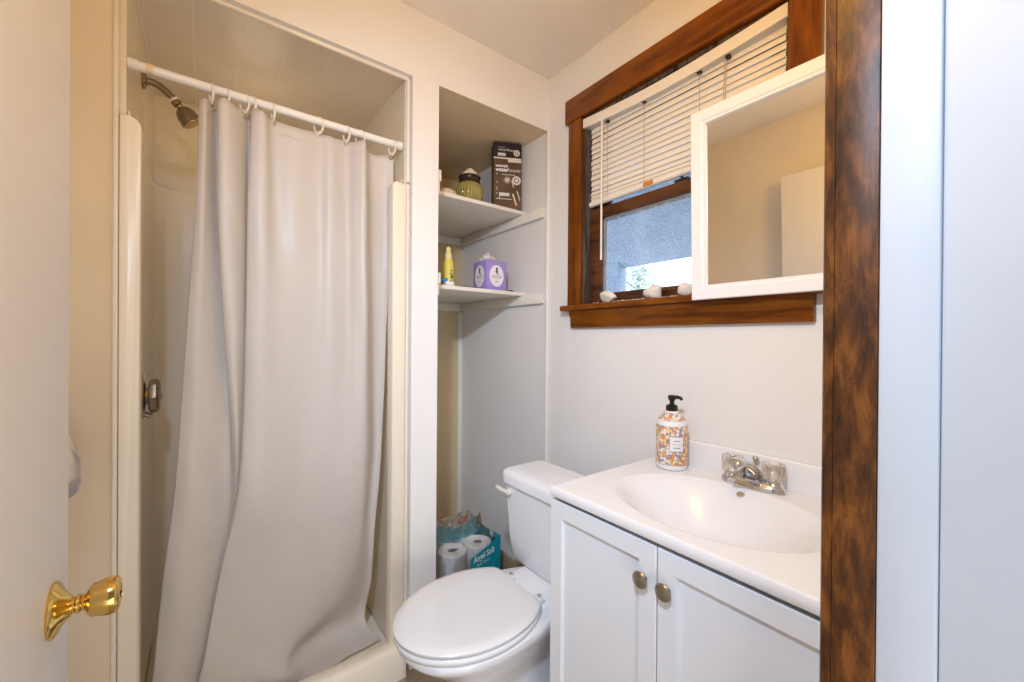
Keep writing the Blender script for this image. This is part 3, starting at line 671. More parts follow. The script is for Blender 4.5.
tube(b, [(x, y - 0.0015, z - 0.02 - min(min(abs(x - rx) for rx, _ in RINGX), 0.05) * 0.18) for x, y, z in hem], 0.0009, 5); finish('hem_stitch', b, 'ring', cloth)
for rx, ry in RINGX:
    b = B(); torus(b, (rx, ry, 1.861), 0.0065, 0.0022, Matrix.Rotation(PI / 2, 3, 'X'), 14, 6); finish('grommet', b, 'nickel', cloth)
# rings
b = B(); mt3 = Matrix.Rotation(PI / 2, 3, 'Y')
torus(b, (0, 0, 0), 0.0215, 0.0034, Matrix.Diagonal((1, 0.82, 1.18)) @ mt3, 26, 8)
torus(b, (0, 0, -0.024), 0.0045, 0.0028, mt3, 12, 6)
ring0 = finish('curtain_ring', b, 'ring')
ords = ['leftmost ivory curtain ring, beside the shower head', 'second ivory curtain ring from the shower head, seen behind the fold', 'third ivory curtain ring from the shower head, left one of a close pair',
        'fourth ivory curtain ring from the shower head, right one of the close pair', 'fifth ivory curtain ring, just right of the close pair', 'ivory curtain ring on the flat middle stretch of curtain',
        'third ivory curtain ring from the niche end of the rod', 'ivory curtain ring half hidden behind the last curtain fold', 'rightmost ivory curtain ring, next to the niche pillar']
for i, (rx, ry) in enumerate(RINGX):
    o = ring0 if i == 0 else ring0.copy()
    if i: COL.objects.link(o)
    o.location = (rx, RY + (0.0), RZ - 0.012); o.rotation_euler = (0, 0, random.uniform(0.05, 0.75))
    tag(o, ords[i], 'curtain ring', 'ivory rings on the curtain rod')

# ------------------------------------------------------------------ niche shelves
def shelf(z, lab):
    s = thing('niche_shelf', (-0.28, 0.47, z - 0.02), lab, 'shelf', 'boards in the niche')
    b = B(); box(b, (NX + 0.0005, 0.165, z - 0.017), (-0.0005, DEP - 0.0005, z), 0.0015); finish('board', b, 'trimw', s)
    b = B(); box(b, (-0.020, 0.022, z - 0.062), (-0.0005, DEP - 0.0005, z - 0.0175), 0.002); finish('cleat', b, 'trimw', s)
    b = B(); box(b, (NX + 0.0005, 0.030, z - 0.062), (NX + 0.022, DEP - 0.0005, z - 0.0175), 0.002); finish('cleat', b, 'trimw', s)
    b = B(); box(b, (NX + 0.0005, 0.030, z - 0.0170), (NX + 0.028, 0.1640, z + 0.026), 0.002); struct('trim_7' if z > 1.7 else 'trim_8', b, 'trimw', 'pale wood block at the left end of the %s niche board' % ('upper' if z > 1.7 else 'lower'), 'trim')
    b = B(); box(b, (NX + 0.022, DEP - 0.020, z - 0.062), (-0.020, DEP - 0.0005, z - 0.0175), 0.002); finish('cleat', b, 'trimw', s)
shelf(1.828, 'upper niche board holding the olive jar and brown carton')
shelf(1.432, 'lower niche board holding the purple tissue box')

# water flosser carton
fb = thing('flosser_box', (-0.080, 0.215, 1.828), 'brown printed water flosser carton on the upper niche board', 'box')
th_ = math.radians(-26); ux = Vector((math.cos(th_), math.sin(th_), 0)); uy = Vector((-math.sin(th_), math.cos(th_), 0)); L0 = Vector((-0.157, 0.216, 1.828))
FWD, FDP, FH = 0.136, 0.070, 0.318
def fm(u, z): return face_mtx(L0 + ux * u + Vector((0, 0, z)) - uy * 0.0006, ux, (0, 0, 1))
Mf = Matrix.Translation(L0) @ Matrix.Rotation(th_, 4, 'Z')
b = B(); box(b, (0, 0, 0.0005), (FWD, FDP, 0.243), 0.001, 1, Mf); finish('carton', b, 'brown', fb)
b = B(); box(b, (0, 0, 0.2432), (FWD, FDP, FH), 0.001, 1, Mf); finish('dark_lid', b, 'brownblk', fb)
def card(u0, z0, u1, z1, mat, nm='printed_panel'):
    b = B(); box(b, (u0, -0.0010, z0), (u1, -0.0002, z1), 0, 1, Mf); return finish(nm, b, mat, fb)
card(0.0, 0.240, FWD, 0.247, 'silver_ink', 'pale_band'); card(0.070, 0.226, FWD, 0.240, 'silver_ink', 'pale_band')
card(0.020, 0.254, 0.058, 0.268, 'silver_ink'); card(0.030, 0.062, 0.078, 0.078, 'silver_ink'); card(0.012, 0.047, 0.088, 0.050, 'silver_ink'); card(0.028, 0.050, 0.031, 0.078, 'silver_ink')
text('lettering', 'waterpik', 0.017, fm(0.010, 0.201), 'label', fb, 0.0003, 0.0006)
text('lettering', 'water', 0.026, fm(0.010, 0.180), 'label', fb, 0.0003, 0.0009)
text('lettering', 'flosser', 0.026, fm(0.0655, 0.180), 'silver_ink', fb, 0.0003)
text('lettering', 'waterpik', 0.010, fm(0.020, 0.293), 'greyink', fb, 0.0003)
text('lettering', 'waterflosser', 0.019, fm(0.020, 0.278), 'silver_ink', fb, 0.0003)
for (u, z, r) in ((0.112, 0.272, 0.012), (0.112, 0.140, 0.017)):
    b = B(); torus(b, (0, 0, 0), r, r * 0.28, None, 24, 6); bmesh.ops.transform(b, matrix=fm(u, z) @ Matrix.Diagonal((1, 1, 0.12, 1)), verts=b.verts)
    lathe(b, [(r * 0.5, 0), (r * 0.5, 0.0004)], 16, fm(u, z)); finish('seal', b, 'silver_ink', fb)
b = B()
for k in range(22):
    a = 2 * PI * k / 22; l = 0.018 + 0.010 * ((k * 7) % 5) / 5
    c = Vector((math.cos(a), math.sin(a), 0)); p = Vector((-c.y, c.x, 0)) * 0.0016
    t = bmesh.new(); vv = [t.verts.new(p), t.verts.new(-p), t.verts.new(c * l)]; t.faces.new(vv); absorb(b, t, fm(0.066, 0.140) @ Matrix.Translation((0, 0, 0.0003 + k * 1e-5)))
finish('burst_print', b, 'silver_ink', fb)
b = B()
tube(b, [fm(0.088, 0.138) @ Vector((0, 0, 0)), fm(0.098, 0.106) @ Vector((0, 0, 0))], 0.0022, 6); tube(b, [fm(0.094, 0.075) @ Vector((0, 0, 0)), fm(0.112, 0.020) @ Vector((0, 0, 0))], 0.0040, 6)
tube(b, [fm(0.114, 0.090) @ Vector((0, 0, 0)), fm(0.130, 0.045) @ Vector((0, 0, 0))], 0.0030, 6); finish('wand_print', b, 'peach', fb)
for k, z in enumerate((0.165, 0.125, 0.100, 0.090, 0.072)): card(0.012, z, 0.020, z + 0.003, 'silver_ink', 'small_print')
card(0.040, 0.164, 0.105, 0.1665, 'silver_ink', 'small_print')

# olive jar with cotton balls
JC = Vector((-0.258, 0.268, 1.828))
jr = thing('ribbed_jar', JC, 'olive ribbed glass jar with a dark rim on the upper niche board', 'jar')
b = B(); lathe(b, [(0.040, 0.0), (0.046, 0.006), (0.058, 0.030), (0.064, 0.055), (0.064, 0.072), (0.058, 0.094), (0.052, 0.104)], 96, Matrix.Translation(JC), True, lambda a, k: 1 + 0.030 * math.cos(30 * a) * (1 if 0 < k < 6 else 0)); finish('body', b, 'jar', jr, 60)
b = B(); lathe(b, [(0.053, 0.100), (0.051, 0.112), (0.048, 0.122), (0.050, 0.132), (0.053, 0.136), (0.050, 0.139), (0.044, 0.136), (0.043, 0.12)], 48, Matrix.Translation(JC)); finish('rim', b, 'jar_rim', jr)
k = 0
for (x, y, z, s) in [(-0.022, -0.012, 0.141, .021), (0.006, -0.020, 0.144, .022), (0.026, -0.004, 0.141, .020), (-0.012, 0.014, 0.146, .022), (0.014, 0.014, 0.148, .021), (0.0, -0.004, 0.160, .022)]:
    t = bmesh.new(); bmesh.ops.create_icosphere(t, subdivisions=3, radius=s)
    for v in t.verts:
        n = v.co.normalized(); v.co *= 1 + 0.08 * math.sin(7 * n.x + k) * math.sin(6 * n.y + 2 * k) * math.sin(5 * n.z)
        v.co.z *= 0.85
    c = JC + Vector((x, y, z)); bmesh.ops.translate(t, verts=t.verts, vec=c); b = B(); absorb(b, t)
    solo('cotton_ball', b, 'cotton', c - Vector((0, 0, s * .85)), ['cotton ball in the olive jar, at the left edge', 'cotton ball at the front of the olive jar', 'cotton ball in the olive jar, at the right edge', 'cotton ball at the back left of the olive jar', 'cotton ball at the back right of the olive jar', 'topmost cotton ball heaped in the olive jar'][k], 'cotton ball', 'cotton balls in the jar', 80); k += 1
# small soap
b = B(); t = bmesh.new(); bmesh.ops.create_uvsphere(t, u_segments=24, v_segments=14, radius=1)
for v in t.verts: v.co = Vector((v.co.x * 0.048, v.co.y * 0.034, v.co.z * 0.034 if v.co.z > 0 else v.co.z * 0.012))
bmesh.ops.translate(t, verts=t.verts, vec=(-0.392, 0.235, 1.840)); absorb(b, t)
solo('soap_bar', b, 'peach', (-0.392, 0.235, 1.828), 'peach domed soap bar beside the olive jar', 'soap')

# yellow spray bottle
SP = Vector((-0.366, 0.272, 1.432))
sb = thing('spray_bottle', SP, 'slim yellow spray bottle on the lower niche board', 'bottle')
b = B(); lathe(b, [(0.022, 0), (0.0245, 0.003), (0.0245, 0.112), (0.022, 0.124), (0.017, 0.130)], 32, Matrix.Translation(SP)); bb = finish('body', b, 'yellow', sb)
b = B(); lathe(b, [(0.0175, 0.128), (0.0170, 0.150), (0.0150, 0.160), (0.0115, 0.166), (0.0110, 0.186), (0.008, 0.190)], 28, Matrix.Translation(SP)); finish('cap', b, 'yellow_lt', sb)
b = B()
sd = Vector((-0.55, -0.83, 0)).normalized(); st_ = Vector((-sd.y, sd.x, 0))
for a0, z0, z1 in ((0.5, 0.062, 0.068), (0.7, 0.045, 0.060), (0.3, 0.030, 0.034), (0.6, 0.078, 0.083)):
    for k in range(3):
        d = Matrix.Rotation(a0 + k * 0.18, 3, 'Z') @ sd; p = SP + d * 0.0246
        t = bmesh.new(); bmesh.ops.create_cube(t, size=1)
        for v in t.verts: v.co = Vector((v.co.x * 0.0035, v.co.y * 0.0006, z0 + (v.co.z + 0.5) * (z1 - z0)))
        absorb(b, t, Matrix.Translation(Vector((p.x, p.y, SP.z))) @ Matrix.Rotation(math.atan2(d.y, d.x) + PI / 2, 4, 'Z'))
finish('label_print', b, 'ink', bb)
# blue razor handle
rz = thing('blue_razor', (-0.425, 0.215, 1.432), 'blue and white razor lying at the left end of the lower niche board', 'razor')
b = B(); tube(b, [(-0.50, 0.30, 1.443), (-0.46, 0.255, 1.448), (-0.425, 0.215, 1.456), (-0.405, 0.200, 1.462)], [0.008, 0.011, 0.010, 0.007], 12); finish('handle', b, 'blue', rz)
b = B(); box(b, (-0.425, 0.178, 1.4325), (-0.385, 0.200, 1.452), 0.004); tube(b, [(-0.405, 0.195, 1.448), (-0.405, 0.200, 1.460)], 0.006, 8); finish('head', b, 'white', rz)
# beaded bracelet
b = B()
for k in range(26):
    a = 2 * PI * k / 26
    t = bmesh.new(); bmesh.ops.create_icosphere(t, subdivisions=2, radius=0.0048); absorb(b, t, Matrix.Translation((-0.300 + 0.044 * math.cos(a), 0.232 + 0.024 * math.sin(a), 1.437)))
solo('bead_bracelet', b, 'black', (-0.300, 0.232, 1.432), 'black beaded bracelet lying between the yellow bottle and the tissue box', 'bracelet', angle=60)

# tissue box
T0 = Vector((-0.203, 0.202, 1.432)); TS = 0.116; TH = 0.142
tb = thing('tissue_box', (T0.x + TS / 2, T0.y + TS / 2, T0.z), 'purple cube tissue box with white oval labels', 'tissue box')
b = B(); box(b, (T0.x, T0.y, T0.z + 0.0005), (T0.x + TS, T0.y + TS, T0.z + TH), 0.0015); tc_ = finish('carton', b, 'purple', tb)
def oval(mtx, rx, rz):
    b = B(); L = []
    for k in range(72):
        a = 2 * PI * k / 72; f = 1 + 0.035 * abs(math.sin(9 * a)); L.append(mtx @ Vector((rx * f * math.cos(a), rz * f * math.sin(a), 0.0)))
    nrm = mtx.to_3x3() @ Vector((0, 0, 0.0006)); loft(b, [L, [p + nrm for p in L]]); return finish('oval_label', b, 'label', tb)
for mtx in (face_mtx((T0.x + TS / 2, T0.y - 0.0002, T0.z + 0.072), (1, 0, 0), (0, 0, 1)), face_mtx((T0.x - 0.0002, T0.y + TS / 2, T0.z + 0.072), (0, -1, 0), (0, 0, 1))):
    ov = oval(mtx, 0.040, 0.050)
    b = B(); mz = mtx @ Matrix.Translation((0, 0, 0.0009))
    t = bmesh.new(); lathe(t, [(0.006, 0), (0.006, 0.0004)], 14, mz @ Matrix.Translation((0.001, 0.034, 0))); tmp = t
    absorb(b, tmp)
    for (x0, y0, x1, y1) in ((-0.004, 0.014, 0.006, 0.028), (-0.008, 0.020, 0.004, 0.023), (0.000, 0.008, 0.010, 0.013)):
        box(b, (x0, y0, 0), (x1, y1, 0.0004), 0, 1, mz)
    finish('figure_print', b, 'ink', ov)
    b = B()
    for (x0, y0, x1, y1) in ((-0.028, 0.000, 0.028, 0.0025), (-0.030, -0.0065, 0.030, -0.004), (-0.022, -0.012, 0.024, -0.010), (-0.008, -0.030, 0.010, -0.026)):
        box(b, (x0, y0, 0), (x1, y1, 0.0004), 0, 1, mz)
    finish('text_lines', b, 'greyink', ov)
b = B(); rows = []
cx0, cy0 = T0.x + TS / 2, T0.y + TS / 2
for j in range(9):
    f = j / 8; L = []
    for k in range(28):
        a = 2 * PI * k / 28; r = (0.014 + 0.026 * math.sin(PI * min(1, f * 1.15)) * (1 if f < .95 else .6)) * (1 + 0.35 * math.sin(3 * a + 1.1 + f) + 0.18 * math.sin(7 * a + 3 * f))
        L.append(Vector((cx0 - 0.018 + 0.010 * f + r * math.cos(a), cy0 + r * 0.7 * math.sin(a), T0.z + TH - 0.003 + f * 0.046 + 0.008 * f * math.sin(2 * a))))
    rows.append(L)
loft(b, rows, False, True); tis = finish('tissue', b, 'wiffle', tb, 70)
# tube behind the box and a clip
b = B(); lathe(b, [(0.011, 0), (0.013, 0.002), (0.013, 0.020), (0.017, 0.022), (0.017, 0.075), (0.004, 0.080)], 24, Matrix.Translation((-0.062, 0.262, 1.432)))
solo('skin_tube', b, 'mauve', (-0.062, 0.262, 1.432), 'dusty brown tube standing just right of the tissue box', 'tube')
b = B(); tube(b, [(-0.086, 0.186, 1.4365), (-0.068, 0.190, 1.4385), (-0.046, 0.192, 1.4365)], [0.003, 0.0042, 0.003], 8); tube(b, [(-0.086, 0.190, 1.4365), (-0.068, 0.196, 1.436), (-0.046, 0.196, 1.4365)], [0.003, 0.0036, 0.003], 8)
solo('hair_clip', b, 'black', (-0.066, 0.19, 1.432), 'small black hair clip in front of the brown tube', 'hair clip')

# ------------------------------------------------------------------ toilet paper pack
def roll(c, h=0.118, R=0.066, r=0.020):
    b = B(); prof = [(r, 0), (R - 0.004, 0), (R, 0.004), (R, h - 0.004), (R - 0.004, h), (r + 0.002, h), (r, h - 0.001)]
    n = 40; loops = [[Vector((c[0] + rr * math.cos(2 * PI * i / n), c[1] + rr * math.sin(2 * PI * i / n), c[2] + z)) for i in range(n)] for rr, z in prof]
    loops.append(loops[0]); rows = [[b.verts.new(p) for p in L] for L in loops[:-1]]; rows.append(rows[0])
    for A, Bq in zip(rows, rows[1:]):
        for i in range(n): b.faces.new((A[i], A[(i + 1) % n], Bq[(i + 1) % n], Bq[i]))
    return b
PX, PY, RD = -0.358, 0.232, 0.136
rl = [(PX, PY, 'upper left roll of the wrapped pack, its open end facing up', 1), (PX + RD, PY, 'upper right roll of the wrapped pack, behind the teal print', 1), (PX, PY + RD, 'upper roll at the rear left of the wrapped pack', 1), (PX + RD, PY + RD, 'upper roll at the rear right of the wrapped pack', 1),
      (PX, PY, 'lower left roll of the wrapped pack, under the roll with the open end', 0), (PX + RD, PY, 'lower right roll of the wrapped pack, under the teal print', 0)]
for x, y, lab, up in rl:
    z = 0.010 + 0.120 * up
    t = thing('toilet_roll', (x, y, z), lab, 'toilet paper', 'rolls in the pack')
    finish('paper', roll((x, y, z)), 'tissue', t)
    b = B(); lathe(b, [(0.0199, 0.001), (0.0199, 0.114)], 28, Matrix.Translation((x, y, z)), False); lathe(b, [(0.0178, 0.003), (0.0178, 0.104)], 28, Matrix.Translation((x, y, z)), True); finish('core', b, 'core', t)
pk = thing('roll_wrapper', (PX + RD / 2, PY + RD / 2, 0.005), 'torn clear plastic wrapper of a toilet paper pack in the niche', 'wrapper')
x0, x1, y0, y1 = PX - 0.072, PX + RD + 0.072, PY - 0.072, PY + RD + 0.072
def rrect(z, g, wob, seed):
    L = []; n = 64; rr = random.Random(seed)
    for k in range(n):
        a = 2 * PI * k / n; c, s = math.cos(a), math.sin(a)
        e = 0.32; px = math.copysign(abs(c) ** e, c); py = math.copysign(abs(s) ** e, s)
        w_ = wob * (math.sin(5 * a + seed) * 0.5 + math.sin(11 * a + 2 * seed) * 0.35 + rr.uniform(-.3, .3))
        L.append(Vector(((x0 + x1) / 2 + px * (x1 - x0) / 2 * g * (1 + w_ * 0.25), (y0 + y1) / 2 + py * (y1 - y0) / 2 * g * (1 + w_ * 0.25), z + w_ * 0.10)))
    return L
b = B(); loft(b, [rrect(0.008, 1, 0, 1), rrect(0.11, 1.005, 0.02, 2), rrect(0.235, 1.0, 0.03, 3)], False, False); finish('clear_side', b, 'film', pk, 80)
b = B(); loft(b, [rrect(0.236, 1.0, 0.03, 3), rrect(0.262, 0.985, 0.08, 4), rrect(0.285, 0.95, 0.12, 5), rrect(0.305, 0.90, 0.16, 6)], False, False); finish('crumpled_top', b, 'film', pk, 80)
def wavy(xa, xb, yy, za, zb, amp, seed, lean=0.0):
    b = B(); nx, nz = 36, 10
    vv = [[b.verts.new((xa + (xb - xa) * i / nx, yy + lean * j / nz + amp * math.sin(0.9 * i + seed) * math.sin(0.7 * j + 1.3 * seed) + amp * 0.6 * math.sin(1.9 * i - j),
            za + (zb - za) * (j / nz) * (0.80 + 0.20 * math.sin(0.19 * i + seed)))) for j in range(nz + 1)] for i in range(nx + 1)]
    for i in range(nx):
        for j in range(nz): b.faces.new((vv[i][j], vv[i + 1][j], vv[i + 1][j + 1], vv[i][j + 1]))
    return b
finish('turquoise_print', wavy(x0 + 0.01, x1 - 0.01, PY + 0.062, 0.2525, 0.330, 0.005, 1.0, 0.02), 'film_blue', pk, 80)
finish('white_print', wavy(x0 + 0.02, x1 - 0.05, PY + 0.088, 0.2525, 0.362, 0.008, 2.2, 0.02), 'film_white', pk, 80)
finish('peach_print', wavy(PX + 0.075, PX + 0.135, PY + 0.080, 0.312, 0.352, 0.004, 0.5, 0.01), 'mesh_orange', pk, 80)
finish('peach_print', wavy(PX + 0.175, PX + 0.205, PY + 0.070, 0.268, 0.342, 0.004, 3.1, 0.01), 'mesh_orange', pk, 80)
b = B()
yf = y0 - 0.006
prism(b, [(PX + 0.050, 0.150), (x1 + 0.004, 0.100), (x1 + 0.004, 0.284), (PX + 0.10, 0.240), (PX + 0.050, 0.222)], 1, yf - 0.001, yf)
lbl = finish('teal_label', b, 'teal', pk)
b = B(); prism(b, [(yf, 0.100), (y1 - 0.02, 0.100), (y1 - 0.05, 0.270), (yf, 0.284)], 0, x1 + 0.004, x1 + 0.005); finish('teal_label', b, 'teal', pk)
sl = math.radians(11)
text('lettering', 'Angel Soft', 0.040, face_mtx((PX + 0.066, yf - 0.0016, 0.198), (math.cos(sl), 0, math.sin(sl)), (-math.sin(sl) + 0.18, 0, math.cos(sl))), 'label', lbl, 0.0003, 0.0007, sx=0.68)
text('lettering', 'Bath Tissue', 0.015, face_mtx((PX + 0.085, yf - 0.0016, 0.178), (math.cos(sl), 0, math.sin(sl)), (-math.sin(sl), 0, math.cos(sl))), 'silver_ink', lbl, 0.0003)
b = B(); box(b, (PX - 0.045, PY - 0.064, 0.278), (PX - 0.005, PY - 0.062, 0.2815), 0); finish('black_mark', b, 'ink', pk)

# ------------------------------------------------------------------ toilet
TY = -0.345
to = thing('toilet', (-0.45, TY, 0.0), 'white toilet with its lid down, between niche and vanity', 'toilet')
def egg(xb, xt, xc, wmax, z, n=56, a_back=None, flat=0.0, ex=2.0):
    """outline seen from above: rounded front at xt, cut straight at xb"""
    L = []
    aF = xc - xt; aB = a_back or (xb - xc)
    for k in range(n):
        a = 2 * PI * k / n; c, s = math.cos(a), math.sin(a)
        c_ = math.copysign(abs(c) ** (2 / ex), c); s_ = math.copysign(abs(s) ** (2 / ex), s)
        x = xc + (c_ * aB if c > 0 else c_ * aF)
        L.append(Vector((min(x, xb), TY + s_ * wmax, z)))
    return L
b = B()
loft(b, [egg(-0.20, -0.66, -0.45, 0.105, 0.0, ex=2.6), egg(-0.20, -0.665, -0.45, 0.108, 0.02, ex=2.6), egg(-0.20, -0.63, -0.45, 0.092, 0.06, ex=2.4), egg(-0.20, -0.63, -0.45, 0.090, 0.14, ex=2.2), egg(-0.20, -0.67, -0.47, 0.088, 0.20, ex=2.2),
         egg(-0.20, -0.75, -0.50, 0.126, 0.27, ex=2.2), egg(-0.22, -0.812, -0.58, 0.165, 0.325, a_back=0.40, ex=2.1), egg(-0.24, -0.832, -0.61, 0.178, 0.348, a_back=0.40, ex=2.05), egg(-0.24, -0.834, -0.61, 0.178, 0.362, a_back=0.40), egg(-0.25, -0.826, -0.61, 0.170, 0.368, a_back=0.39)])
box(b, (-0.455, TY - 0.118, 0.315), (-0.145, TY + 0.118, 0.372), 0.016, 3)
box(b, (-0.40, TY - 0.055, 0.06), (-0.18, TY + 0.055, 0.33), 0.03, 3)
bowl = finish('bowl', b, 'porcelain', to, 50)
b = B()
def tk(z, xf, xbk, hw, r=0.03):
    L = []
    for cx2, cy2, a0 in ((xbk - r * .5, TY + hw - r, 0), (xf + r, TY + hw - r, PI / 2), (xf + r, TY - hw + r, PI), (xbk - r * .5, TY - hw + r, 1.5 * PI)):
        rx = r * .5 if cx2 == xbk - r * .5 else r
        for k in range(7): a = a0 + PI / 2 * k / 6; L.append(Vector((cx2 + rx * math.cos(a), cy2 + r * math.sin(a), z)))
    return L
loft(b, [tk(0.372, -0.315, -0.165, 0.170, .02), tk(0.38, -0.322, -0.162, 0.182, .02), tk(0.45, -0.328, -0.158, 0.197, .02), tk(0.658, -0.340, -0.155, 0.213, .02)])
tank = finish('tank', b, 'porcelain', to, 50)
b = B(); loft(b, [tk(0.6585, -0.346, -0.150, 0.211, .034), tk(0.664, -0.354, -0.147, 0.218, .036), tk(0.694, -0.356, -0.146, 0.220, .038), tk(0.706, -0.352, -0.148, 0.216, .036), tk(0.711, -0.340, -0.156, 0.205, .032), tk(0.713, -0.32, -0.168, 0.19, .03)]); finish('tank_lid', b, 'porcelain', to, 50)
b = B(); LY = TY + 0.168
lathe(b, [(0.013, 0), (0.013, 0.008), (0.010, 0.012)], 20, frame_to((-0.3395, LY, 0.632), (-1, 0, 0)))
tube(b, [(-0.352, LY - 0.006, 0.632), (-0.356, LY + 0.018, 0.633), (-0.358, LY + 0.044, 0.634), (-0.356, LY + 0.066, 0.636)], [0.009, 0.008, 0.0085, 0.006], 12); finish('flush_lever', b, 'ring', tank)
b = B()
loft(b, [egg(-0.428, -0.838, -0.61, 0.176, 0.369, a_back=0.235), egg(-0.426, -0.842, -0.61, 0.180, 0.373, a_back=0.24), egg(-0.426, -0.842, -0.61, 0.180, 0.382, a_back=0.24), egg(-0.428, -0.838, -0.61, 0.176, 0.386, a_back=0.235)]); seat = finish('seat', b, 'seat', to, 50)
b = B()
loft(b, [egg(-0.436, -0.838, -0.61, 0.174, 0.3875, a_back=0.235), egg(-0.434, -0.843, -0.61, 0.179, 0.391, a_back=0.24), egg(-0.434, -0.844, -0.61, 0.180, 0.398, a_back=0.24), egg(-0.436, -0.838, -0.61, 0.174, 0.404, a_back=0.235), egg(-0.445, -0.815, -0.61, 0.155, 0.407, a_back=0.22), egg(-0.50, -0.74, -0.61, 0.09, 0.409, a_back=0.16)]); lid = finish('lid', b, 'seat', to, 50)
for s in (-1, 1):
    b = B(); box(b, (-0.428, TY + s * 0.075 - 0.020, 0.3715), (-0.396, TY + s * 0.075 + 0.020, 0.386), 0.005); hg = finish('hinge', b, 'seat', seat)
    b = B(); lathe(b, [(0.008, 0), (0.008, 0.004), (0.004, 0.006)], 14, Matrix.Translation((-0.402, TY + s * 0.075, 0.385))); finish('bolt_cap', b, 'chrome', seat)

# ------------------------------------------------------------------ vanity cabinet and sink top
VY0, VY1 = -0.573, -1.226; ZG = 0.7735
va = thing('vanity_cabinet', (-0.25, -0.90, 0), 'white two door vanity cabinet below the sink', 'cabinet')
b = B(); box(b, (-0.480, VY1, 0.09), (-0.002, VY1 + 0.016, 0.772), 0.001); box(b, (-0.480, VY0 - 0.016, 0.09), (-0.002, VY0, 0.772), 0.001); box(b, (-0.480, VY1 + 0.016, 0.09), (-0.002, VY0 - 0.016, 0.106)); box(b, (-0.012, VY1 + 0.016, 0.106), (-0.002, VY0 - 0.016, 0.772)); box(b, (-0.480, VY1 + 0.016, 0.735), (-0.462, VY0 - 0.016, 0.772)); box(b, (-0.480, -0.925, 0.106), (-0.470, -0.875, 0.735)); box(b, (-0.42, VY1 + 0.001, 0.0), (-0.004, VY0 - 0.001, 0.0895)); finish('body', b, 'cab', va)
def vdoor(ya, yb, knob_y):
    z0, z1 = 0.10, 0.768; xf, xb_ = -0.499, -0.4808; st = 0.042
    b = B()
    def ins(d): return [(ya - d, z0 + d), (yb + d, z0 + d), (yb + d, z1 - d), (ya - d, z1 - d)]
    loft(b, [[Vector((x, y, z)) for y, z in ins(d)] for x, d in ((xb_, 0), (xf + 0.002, 0), (xf, 0.002), (xf, st), (xf + 0.003, st + 0.0005), (xf + 0.010, st + 0.004), (xb_, st + 0.004))], False, False)
    d = finish('door', b, 'cab', va, 25)
    b = B(); box(b, (xf + 0.0095, yb + st + 0.004, z0 + st + 0.004), (xb_, ya - st - 0.004, z1 - st - 0.004)); finish('panel', b, 'cab', d)
    b = B(); lathe(b, [(0.0095, 0), (0.0085, 0.003), (0.007, 0.007), (0.010, 0.010), (0.0172, 0.0125), (0.0182, 0.015), (0.0165, 0.018), (0.010, 0.0205), (0.002, 0.0213)], 32, frame_to((xf, knob_y, 0.690), (-1, 0, 0))); finish('knob', b, 'nickel', d)
vdoor(VY0, -0.8985, -0.869); vdoor(-0.9015, VY1, -0.924)

vt = thing('sink_top', (-0.25, -0.90, 0.7775), 'white cultured marble sink top with an oval basin', 'sink')
BX, BY, AX, AY = -0.278, -0.900, 0.186, 0.245
ZT = 0.8055
def hz(x, y):
    r = math.hypot((x - BX) / AX, (y - BY) / AY)
    if r < 1.0:
        k = 1 - r; s = min(1, k / 0.70); s = s * s * (3 - 2 * s); return -0.0025 * min(1, k * 25) - 0.112 * s ** 0.85
    if r < 1.10: return 0.0
    return 0.0
b = B(); nx, ny = 120, 150
xa, xb2, ya, yb = -0.501, -0.022, -0.581, -1.228
vv = [[b.verts.new((xa + (xb2 - xa) * i / nx, ya + (yb - ya) * j / ny, ZT + hz(xa + (xb2 - xa) * i / nx, ya + (yb - ya) * j / ny))) for j in range(ny + 1)] for i in range(nx + 1)]
for i in range(nx):
    for j in range(ny): b.faces.new((vv[i][j], vv[i][j + 1], vv[i + 1][j + 1], vv[i + 1][j]))
rim = [vv[0][j] for j in range(ny + 1)] + [vv[i][ny] for i in range(1, nx + 1)] + [vv[nx][j] for j in range(ny - 1, -1, -1)] + [vv[i][0] for i in range(nx - 1, 0, -1)]
c0 = Vector((BX, BY, 0))
def low(v, dz, ox):
    p = v.co.copy(); p.z = ZT - dz
    if abs(v.co.x - xa) < 1e-6: p.x -= ox
    if abs(v.co.y - ya) < 1e-6: p.y += ox
    return b.verts.new(p)
prev = rim
for dz, ox in ((0.0012, 0.002), (0.004, 0.004), (0.023, 0.004), (0.026, 0.002)):
    cur = [low(v, dz, ox) for v in rim]
    for k in range(len(rim)): b.faces.new((prev[k], prev[(k + 1) % len(rim)], cur[(k + 1) % len(rim)], cur[k]))
    prev = cur
finish('counter', b, 'cultured', vt, 60)
b = B(); box(b, (-0.0215, -1.228, 0.7775), (-0.0005, -0.612, 0.884), 0.005, 3); finish('backsplash', b, 'cultured', vt)
b = B(); lathe(b, [(0.020, 0), (0.022, 0.001), (0.020, 0.003), (0.012, 0.002)], 24, Matrix.Translation((BX, BY, ZT - 0.1262))); finish('drain', b, 'chrome', vt)
ox_, oy_ = -0.113, -0.898; 
b = B(); lathe(b, [(0.010, 0), (0.010, 0.0012), (0.0085, 0.0018)], 20, frame_to((ox_, oy_, ZT + hz(ox_, oy_) + 0.0005), (-0.42, 0, 0.9))); finish('overflow_ring', b, metal('worn_brass_ring', (0.80, 0.66, 0.52), 0.5), vt)

